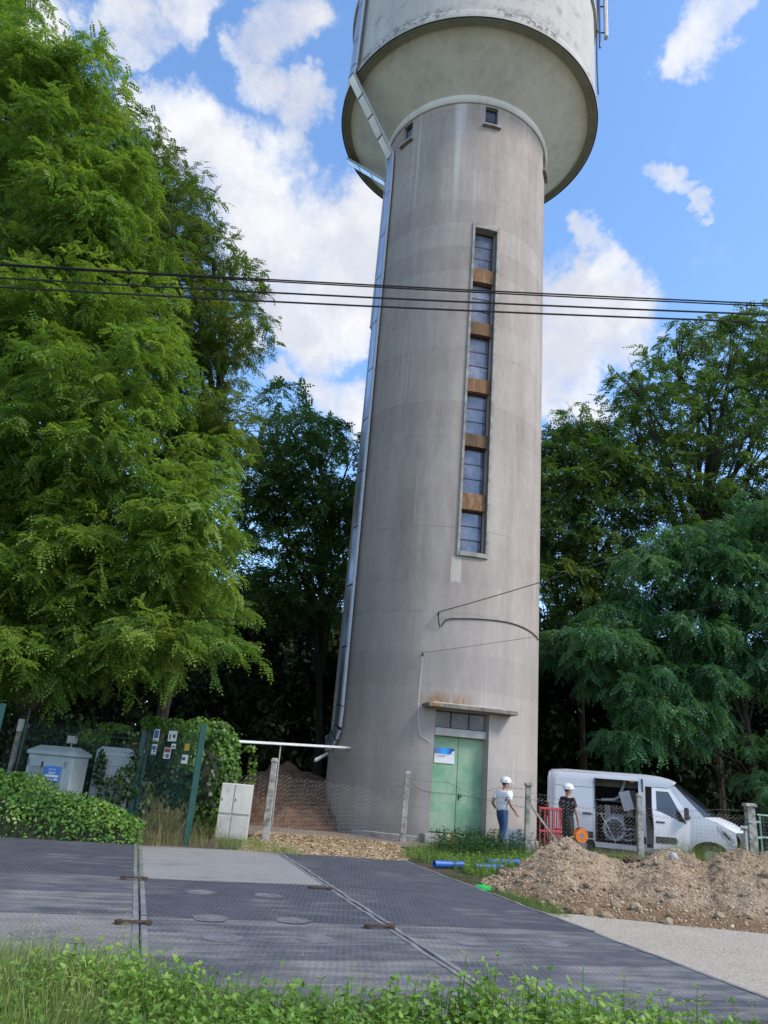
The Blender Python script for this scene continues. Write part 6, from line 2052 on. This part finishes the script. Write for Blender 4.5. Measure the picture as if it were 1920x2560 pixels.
# trees of the wood behind, and the wood itself
bgx = [(-17, 31), (-13.5, 34), (-10.5, 30.5), (-8, 36), (-5.5, 33), (-3.2, 37), (-1, 34.5), (1.5, 38), (4.5, 35), (7.5, 38.5), (9.6, 34.5), (12, 37), (14.2, 33.5), (17, 36.5), (20, 33), (23, 37)]
blab = ['beyond the bright locust', 'between the bright locust and the tower', 'in the dark gap left of the tower', 'behind the tower', 'in the dark gap right of the tower', 'behind the van']
for k, (x, y) in enumerate(bgx):
    h = 7.6 + 2.4 * random.random()
    bl_ = []
    for q in range(26):
        a = random.uniform(0, 6.28)
        rr = random.uniform(0, 2.6)
        bl_.append((x + rr * math.cos(a), y + rr * math.sin(a), random.uniform(2.4, h), random.uniform(.9, 1.5)))
    nth = ('first', 'second', 'third', 'fourth', 'fifth', 'sixth', 'seventh', 'eighth')
    where = (nth[6 - k] + ' from the tower on the cabinet side') if k <= 6 else (nth[k - 7] + ' from the tower on the van side') if k <= 14 else 'at the far end of the van side'
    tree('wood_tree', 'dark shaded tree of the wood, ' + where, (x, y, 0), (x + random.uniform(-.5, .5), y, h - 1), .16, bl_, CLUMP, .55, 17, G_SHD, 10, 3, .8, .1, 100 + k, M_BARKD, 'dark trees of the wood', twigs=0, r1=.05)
n = 17000
X = rng.uniform(-34, 40, n)
Yw = 41 + rng.random(n) ** 1.5 * 9
Z = rng.random(n) ** .8 * (9.0 + 2.5 * fbm(X * .25, Yw * .2))
X2 = rng.uniform(-30, 34, 9000)
Y2 = 32.5 + rng.random(9000) * 9
Z2 = rng.random(9000) * (2.2 + 2.0 * fbm(X2 * .4, Y2 * .3))
keep = ~((np.abs(X2 - TC[0]) < 4.2) & (Y2 < 29.5))
Pw = np.concatenate([np.stack([X, Yw, Z], 1), np.stack([X2, Y2, Z2], 1)[keep]])
fr = frames(rng.normal(size=(len(Pw), 3)), rng.normal(size=(len(Pw), 3)))
wv = place(CLUMP, Pw, fr, rng.uniform(.6, 1.0, len(Pw)), rng.random(len(Pw)))
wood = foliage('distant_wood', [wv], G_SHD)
tag(wood, 'dense dark undergrowth of the wood behind everything', 'wood')

# ---------------------------------------------------------------- low plants
def ovate(w=.30, fold=.07, curl=.10):
    V = np.array([(0, 0, 0), (.42, 0, -.02), (1, 0, -curl), (.28, w, fold), (.68, w * .72, fold * .5 - curl * .4), (.28, -w, fold), (.68, -w * .72, fold * .5 - curl * .4)])
    F = np.array([(0, 1, 3), (1, 4, 3), (1, 2, 4), (0, 5, 1), (1, 5, 6), (1, 6, 2)])
    return V, F
OV = [ovate(.30, .08, .12), ovate(.34, .03, .05), ovate(.26, .12, .25)]
IVY = [ovate(.42, .05, .08), ovate(.46, .02, .15), ovate(.38, .10, .05)]

def blade(bend, w=.012):
    V, F = [], []
    for k in range(4):
        t = k / 3
        x = bend * t * t
        z = t * (1 - .25 * bend * t)
        ww = w * (1 - t * .9)
        V += [(x, -ww, z), (x, ww, z)]
    for k in range(3):
        F += [(2 * k, 2 * k + 1, 2 * k + 3), (2 * k, 2 * k + 3, 2 * k + 2)]
    return np.array(V), np.array(F)
BL = [blade(.15), blade(.45), blade(.75), blade(.3, .008)]

def grass_arr(pos, h, tint, tm=BL, wscale=1.0):
    n = len(pos)
    a = rng.uniform(0, 2 * math.pi, n)
    up = np.stack([rng.normal(0, .14, n), rng.normal(0, .14, n), np.ones(n)], 1)
    fx = np.stack([np.cos(a), np.sin(a), np.zeros(n)], 1)
    fr = frames(fx, up)
    return place(tm, pos, fr, h, tint)

def plants_arr(pos, h, leaf, tint, pairs=5, stems=True):
    """upright stems with opposite leaf pairs (nettles, docks)"""
    n = len(pos)
    lean = rng.normal(0, .12, (n, 2))
    Ps, Ds, Ns, Ts, Ls = [], [], [], [], []
    a0 = rng.uniform(0, 6.28, n)
    for k in range(pairs):
        f = (k + 1) / pairs
        p = pos + np.stack([lean[:, 0] * h * f, lean[:, 1] * h * f, h * f], 1)
        for s_ in (0, math.pi):
            a = a0 + k * math.pi / 2 + s_ + rng.normal(0, .25, n)
            el = .25 + .55 * (f - .5) + rng.normal(0, .25, n)
            d = np.stack([np.cos(a) * np.cos(el), np.sin(a) * np.cos(el), np.sin(el)], 1)
            Ps.append(p); Ds.append(d)
            Ns.append(np.array([0, 0, 1.]) + rng.normal(0, .25, (n, 3)) - d * .2)
            Ts.append(np.clip(tint + rng.normal(0, .1, n) + .12 * (f > .9), 0, 1))
            Ls.append(leaf * (1.15 - .55 * f) * rng.uniform(.8, 1.2, n))
    L = place(OV, np.concatenate(Ps), frames(np.concatenate(Ds), np.concatenate(Ns)), np.concatenate(Ls), np.concatenate(Ts))
    st = np.stack([lean[:, 0], lean[:, 1], np.ones(n)], 1)
    stem = [(np.array([(-.006, 0, 0), (.006, 0, 0), (.004, 0, 1), (-.004, 0, 1), (0, -.006, 0), (0, .006, 0), (0, .004, 1), (0, -.004, 1)]), np.array([(0, 1, 2), (0, 2, 3), (4, 5, 6), (4, 6, 7)]))]
    S_ = place(stem, pos, frames(np.cross(st, np.array([0, 1., 0])) * -1 + 1e-6, st), h, np.full(n, .5))
    return [L, S_]

W_GRN = leaf_mat('weed_green', [(0, (.085, .175, .036)), (.5, (.165, .300, .052)), (.85, (.235, .385, .068)), (1, (.34, .44, .11))], .35, .45, .35)
W_GRS = leaf_mat('grass_green', [(0, (.085, .155, .038)), (.5, (.165, .255, .058)), (.8, (.28, .33, .10)), (1, (.44, .40, .22))], .35, .5)
W_DRY = leaf_mat('dry_grass', [(0, (.07, .10, .025)), (.35, (.16, .17, .05)), (.7, (.30, .26, .12)), (1, (.42, .36, .20))], .3, .6)
W_BRM = leaf_mat('bramble_leaf', [(0, (.038, .105, .024)), (.5, (.090, .205, .036)), (.85, (.16, .30, .048)), (1, (.25, .36, .065))], .33, .42, .4)
W_IVY = leaf_mat('ivy_leaf', [(0, (.014, .040, .016)), (.5, (.032, .080, .024)), (.85, (.075, .15, .03)), (1, (.14, .22, .05))], .25, .4, .4)
W_IVYL = leaf_mat('hop_leaf', [(0, (.055, .125, .026)), (.5, (.115, .225, .038)), (1, (.21, .33, .06))], .33, .45, .35)

# foreground verge
n = 7800
fx, fy = rng.uniform(-3.9, 4.8, n), rng.uniform(3.4, 5.0, n)
patch = fbm(fx * .8, fy * .8)
h = np.clip(.345 + .05 * (fx > -.3) + .30 * patch + .12 * (fx > .6) * (fx < 3.2) * 0 + rng.normal(0, .05, n), .18, .66)
h *= np.where(fx < -1.7, .62, 1.0)
vg = thing('nettle_patch', 'bright green nettles and broad-leaved weeds filling the verge before the mats', 'weeds', (0, 4.2, 0))
foliage('leaves', plants_arr(np.stack([fx, fy, np.zeros(n)], 1), h, .066, np.clip(.52 + .6 * patch + rng.normal(0, .15, n), 0, 1), 6), W_GRN, vg)
vg['kind'] = 'stuff'
tallx = [(455, 2075, .55), (545, 2100, .46), (625, 2090, .45), (870, 2095, .42), (1300, 2100, .42), (700, 2080, .48)]
n = 52000
fx, fy = rng.uniform(-4.1, 4.8, n), rng.uniform(3.3, 5.4, n)
pk = fbm(fx * .9 + 5, fy * .9)
gh = np.clip(.26 + .06 * (fx < -1.0) + .32 * pk + rng.normal(0, .06, n) + .10 * (fx < -1.2), .08, .5)
gr = [grass_arr(np.stack([fx, fy, np.zeros(n)], 1), gh, np.clip(.4 + pk + rng.normal(0, .22, n), 0, 1))]
# seed stalks
n = 150
sx = np.concatenate([rng.uniform(-2.4, -1.1, 80), rng.uniform(-2.4, 4.0, 70)])
sy = rng.uniform(3.7, 5.0, n)
sh = rng.uniform(.40, .68, n)
gr.append(grass_arr(np.stack([sx, sy, np.zeros(n)], 1), sh, rng.uniform(.75, 1, n), [blade(.12, .0035), blade(.3, .0035)]))
hp, hs = [], []
for k in range(n):
    for q in range(16):
        hp.append((sx[k] + random.gauss(0, .012) , sy[k] + random.gauss(0, .012), sh[k] * (.70 + .28 * q / 16)))
hp = np.array(hp)
gr.append(place([blade(.2, .12)], hp, frames(rng.normal(size=(len(hp), 3)), rng.normal(0, .5, (len(hp), 3)) + (0, 0, 1)), np.full(len(hp), .022), rng.uniform(.7, 1, len(hp))))
go = foliage('verge_grass', gr, W_GRS)
tag(go, 'long grass and pale seed stalks mixed into the foreground nettles', 'grass')

# grass along the far edge of the mats, in the joints and among the posts
def px_scatter(poly, n, zfun=None):
    out = []
    W = [gnd(*p)[:2] for p in poly]
    x0, x1 = min(w[0] for w in W), max(w[0] for w in W)
    y0, y1 = min(w[1] for w in W), max(w[1] for w in W)
    g = random.Random(len(poly) * 7 + n)
    while len(out) < n:
        p = (g.uniform(x0, x1), g.uniform(y0, y1))
        if in_poly(p, W): out.append((p[0], p[1], 0.0))
    return np.array(out)
A = px_scatter([(480, 1835), (470, 1812), (560, 1822), (640, 1842), (660, 1856), (600, 1852)], 2600)
Bp = px_scatter([(860, 1852), (890, 1832), (1000, 1826), (1120, 1826), (1175, 1850), (1120, 1870), (1050, 1905), (1000, 1888), (930, 1868)], 9000)
Cp = px_scatter([(1050, 1925), (1110, 1938), (1190, 1962), (1240, 1985), (1180, 1980), (1100, 1950)], 1500)
Dp = np.array([[*(E1 * (.30 + random.gauss(0, .018)) + E2 * random.uniform(10.2, 15.4)), .02] for _ in range(420)])
Ep = np.stack([rng.uniform(4.5, 13, 7000), rng.uniform(18.6, 21.4, 7000), np.zeros(7000)], 1)
Ep = Ep[Ep[:, 0] / Ep[:, 1] > .22]
Hp = np.stack([rng.uniform(8.2, 10.6, 900), rng.uniform(20.8, 21.9, 900), np.zeros(900)], 1)
gx = [grass_arr(A, rng.uniform(.06, .22, len(A)), rng.uniform(.2, 1, len(A))), grass_arr(Bp, rng.uniform(.08, .30, len(Bp)), rng.uniform(0, .7, len(Bp))),
      grass_arr(Cp, rng.uniform(.05, .18, len(Cp)), rng.uniform(.1, .6, len(Cp))), grass_arr(Dp, rng.uniform(.04, .14, len(Dp)), rng.uniform(.1, .7, len(Dp))),
      grass_arr(Ep, rng.uniform(.12, .42, len(Ep)), rng.uniform(0, .95, len(Ep))), grass_arr(Hp, rng.uniform(.35, .85, len(Hp)), rng.uniform(.3, 1, len(Hp)), [blade(.25, .006), blade(.5, .006)])]
go = foliage('rough_grass', gx, W_GRS)
tag(go, 'rough grass along the mat edges, fence and spoil heap', 'grass')
# weeds in front of the green doors
wd = thing('weed_clump', 'broad-leaved weeds growing before the step of the green doors', 'weeds', tuple(gnd(1020, 1840)))
Wp = px_scatter([(930, 1838), (1000, 1826), (1110, 1826), (1160, 1842), (1090, 1862), (960, 1860)], 420)
foliage('leaves', plants_arr(Wp, rng.uniform(.18, .52, len(Wp)), .10, rng.uniform(0, .5, len(Wp)), 5), leaf_mat('dark_weed', [(0, (.022, .065, .022)), (.5, (.045, .115, .03)), (1, (.10, .20, .04))], .3, .5), wd)
wd['kind'] = 'stuff'
Wq = px_scatter([(870, 1850), (940, 1866), (1050, 1900), (1110, 1880), (1150, 1856), (1000, 1858)], 350)
wq = foliage('low_weeds', plants_arr(Wq, rng.uniform(.07, .2, len(Wq)), .07, rng.uniform(.2, .9, len(Wq)), 4), W_GRN)
tag(wq, 'low green weeds round the blue pipes', 'weeds')
yl = gnd(975, 1842)
yp = thing('yellow_weed', 'small yellowing weed standing before the green doors', 'plant', tuple(yl))
yb = np.array([yl + np.array([random.gauss(0, .05), random.gauss(0, .05), 0]) for _ in range(9)])
foliage('leaves', plants_arr(yb, rng.uniform(.25, .42, 9), .11, rng.uniform(.3, .8, 9), 4), leaf_mat('yellow_leaf', [(0, (.30, .24, .05)), (1, (.55, .42, .13))], .3, .5), yp)
# bramble bank at left
n = 17000
u = rng.uniform(-6.3, .35, n)
dep = rng.random(n) ** .8 * 1.9
top = np.interp(u, [-6.3, -4.0, -2.2, -1.2, -.2, .35], [1.25, 1.18, 1.02, .78, .52, .32]) * (1 + .8 * fbm(u * 1.7, dep * 1.5))
prof = np.sqrt(np.clip(dep / .7, 0.02, 1))
shell = 1 - .28 * rng.random(n) ** 1.6
z = top * prof * shell
low = rng.random(n) < .25
z = np.where(low, z * rng.random(n), z)
bp = np.stack([E1[0] * u + E2[0] * (15.45 + dep), E1[1] * u + E2[1] * (15.45 + dep), z], 1)
nr = np.stack([np.zeros(n) - E2[0] * .6, np.zeros(n) - E2[1] * .6, np.ones(n) * .9], 1) + rng.normal(0, .45, (n, 3))
dr_ = rng.normal(size=(n, 3)) * (1, 1, .4) + (0, -.4, -.45)
bt = np.clip(.46 + 1.2 * fbm(u * 1.8, dep * 2) + rng.normal(0, .24, n), 0, 1)
br = thing('bramble_bank', 'thick bank of bright bramble leaves below the ribbed cabinet', 'bush', tuple(bp.mean(0) * np.array([1, 1, 0])))
foliage('leaves', [place(OV, bp, frames(dr_, nr), rng.uniform(.04, .10, n), bt)], W_BRM, br)
br['kind'] = 'stuff'
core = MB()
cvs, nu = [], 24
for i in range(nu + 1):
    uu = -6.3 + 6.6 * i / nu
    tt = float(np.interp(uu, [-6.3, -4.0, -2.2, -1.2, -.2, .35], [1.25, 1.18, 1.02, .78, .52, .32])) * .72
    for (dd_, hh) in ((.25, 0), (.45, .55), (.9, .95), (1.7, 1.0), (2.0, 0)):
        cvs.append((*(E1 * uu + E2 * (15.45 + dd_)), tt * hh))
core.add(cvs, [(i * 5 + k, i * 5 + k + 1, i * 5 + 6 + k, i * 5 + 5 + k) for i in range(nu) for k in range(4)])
core.build('stems', M('bramble_shadow', (.03, .04, .02), (.015, .02, .01), 9, .95, bumps=.8), br)  # solid dark hull: shade between the leaves, painted as colour
# tall dry grass between bank and meter cabinet
Dg = px_scatter([(292, 1838), (300, 1790), (330, 1745), (470, 1745), (470, 1800), (480, 1838), (380, 1840)], 4200)
dh = rng.uniform(.15, .55, len(Dg)) * (1 + .9 * (rng.random(len(Dg)) < .12)) 
dgo = foliage('dry_grass', [grass_arr(Dg, np.minimum(dh, .95), rng.random(len(Dg)), [blade(.2, .006), blade(.5, .006), blade(.8, .008)]),
                            ], W_DRY)
tag(dgo, 'tall dry grass between the green post and the meter cabinet', 'grass')
# ivy: over the mesh fence, the round hedge at its end, cabinets
def ivy(name, label, blobs, dens, size, mat, cat='ivy', seed=1, core=True):
    g = np.random.default_rng(seed)
    Ps, Ns = [], []
    for (x, y, z, rx, ry, rz) in blobs:
        k = int(dens * (rx * rz + rx * ry + ry * rz))
        u = unit(g.normal(size=(k, 3)))
        rad = (.72 + .33 * g.random(k))[:, None]
        Ps.append(np.array([x, y, z]) + u * rad * np.array([rx, ry, rz]))
        Ns.append(u * np.array([1, 1, .8]) + (0, -.2, .35))
    P_, N_ = np.concatenate(Ps), np.concatenate(Ns)
    ok = P_[:, 2] > .02
    P_, N_ = P_[ok], N_[ok]
    m = len(P_)
    D_ = g.normal(size=(m, 3)) * .6 + (0, -.15, -.7)
    t = np.clip(.5 + 1.1 * fbm(P_[:, 0] * 2.2 + P_[:, 1], P_[:, 2] * 2.2) + g.normal(0, .18, m), 0, 1)
    rt = thing(name, label, cat, (blobs[0][0], blobs[0][1], 0))
    foliage('leaves', [place(IVY, P_, frames(D_, N_ + g.normal(0, .35, (m, 3))), g.uniform(.7, 1.3, m) * size, t)], mat, rt)
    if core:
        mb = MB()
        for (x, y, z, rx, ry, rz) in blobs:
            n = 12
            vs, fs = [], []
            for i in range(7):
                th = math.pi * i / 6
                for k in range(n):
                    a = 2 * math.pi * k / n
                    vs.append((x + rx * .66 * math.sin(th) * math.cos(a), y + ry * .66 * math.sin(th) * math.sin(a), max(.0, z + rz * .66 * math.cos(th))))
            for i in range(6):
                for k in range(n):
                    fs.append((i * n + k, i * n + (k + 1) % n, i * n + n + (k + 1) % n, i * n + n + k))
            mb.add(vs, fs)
        mb.build('stems', MATS['bramble_shadow'], rt)  # dark hulls painted as the shade inside the ivy
    rt['kind'] = 'stuff'
    return rt
def bl6(px, py, Y, rx, ry, rz): return (*atY(px, py, Y), rx, ry, rz)
ivy('ivy_hedge', 'rounded bright ivy mass swallowing the fence end by the meter cabinet',
    [bl6(460, 1590, 18.7, .48, .4, .42), bl6(468, 1640, 18.8, .50, .45, .55), bl6(466, 1700, 18.8, .46, .45, .55), bl6(440, 1760, 18.6, .46, .4, .5), bl6(455, 1770, 18.8, .42, .4, .45), bl6(430, 1572, 18.5, .36, .3, .25), bl6(485, 1615, 18.8, .36, .4, .45), bl6(488, 1670, 18.8, .34, .4, .5)], 1500, .085, W_IVYL, seed=2)
ivy('ivy_fringe', 'ivy fringe trailing along the top of the green mesh fence',
    [bl6(330, 1560, 17.4, .30, .25, .16), bl6(380, 1566, 17.0, .35, .25, .16), bl6(405, 1590, 16.7, .28, .22, .26), bl6(250, 1570, 17.6, .40, .22, .10), bl6(200, 1590, 17.9, .38, .25, .16), bl6(415, 1630, 16.6, .25, .22, .3), bl6(395, 1610, 16.75, .16, .1, .18), bl6(352, 1570, 17.1, .3, .15, .12), bl6(420, 1575, 16.4, .3, .2, .22)], 1250, .075, W_IVYL, seed=3, core=False)
ivy('ivy_screen', 'dark ivy screen behind the cabinets and the green mesh fence',
    [bl6(110, 1580, 19.2, .9, .5, .55), bl6(200, 1620, 18.9, .55, .4, .75), bl6(300, 1650, 18.9, .9, .4, .75), bl6(205, 1690, 18.4, .45, .35, .7), bl6(380, 1660, 18.5, .6, .4, .9), bl6(60, 1640, 19.5, 1.0, .5, 1.1), bl6(440, 1680, 18.4, .5, .4, 1.0), bl6(-40, 1600, 19.6, 1.2, .5, 1.2), bl6(300, 1720, 17.9, .3, .3, .5)], 420, .10, W_IVY, seed=4)
ivy('ivy_cabinet', 'dark ivy creeping over the white cabinet',
    [bl6(275, 1690, 17.35, .34, .12, .40), bl6(240, 1710, 17.3, .34, .12, .32), bl6(215, 1660, 17.4, .12, .10, .42), bl6(290, 1650, 17.3, .10, .1, .3)], 900, .085, W_IVY, seed=5, core=False)
ivy('hanging_vine', 'leafy vine hanging from the pale cable tray', [bl6(540, 1615, 20.9, .16, .12, .10), bl6(545, 1650, 20.9, .12, .10, .28), bl6(540, 1690, 20.9, .14, .1, .2)], 800, .085, W_IVYL, seed=6, core=False)
# scattered litter: chips on the path
n = 3500
cpz = px_scatter([(520, 1840), (560, 1800), (700, 1808), (850, 1824), (895, 1848), (850, 1862), (690, 1855)], n)
cpz[:, 2] = .012 + rng.random(n) * .02
chip = [(np.array([(-.5, -.22, 0), (.5, -.18, .06), (.45, .2, .0), (-.5, .18, .08)]), np.array([(0, 1, 2, 3)]))]
co_ = foliage('wood_chips', [place(chip, cpz, frames(rng.normal(size=(n, 3)) * (1, 1, .3), rng.normal(0, .4, (n, 3)) + (0, 0, 1)), rng.uniform(.03, .08, n), rng.random(n))], leaf_mat('chip_tones', [(0, (.20, .13, .065)), (.5, (.40, .29, .17)), (1, (.62, .50, .34))], 0.0, .9, .1))
tag(co_, 'pale wood chips strewn on the path to the tower', 'wood chips')
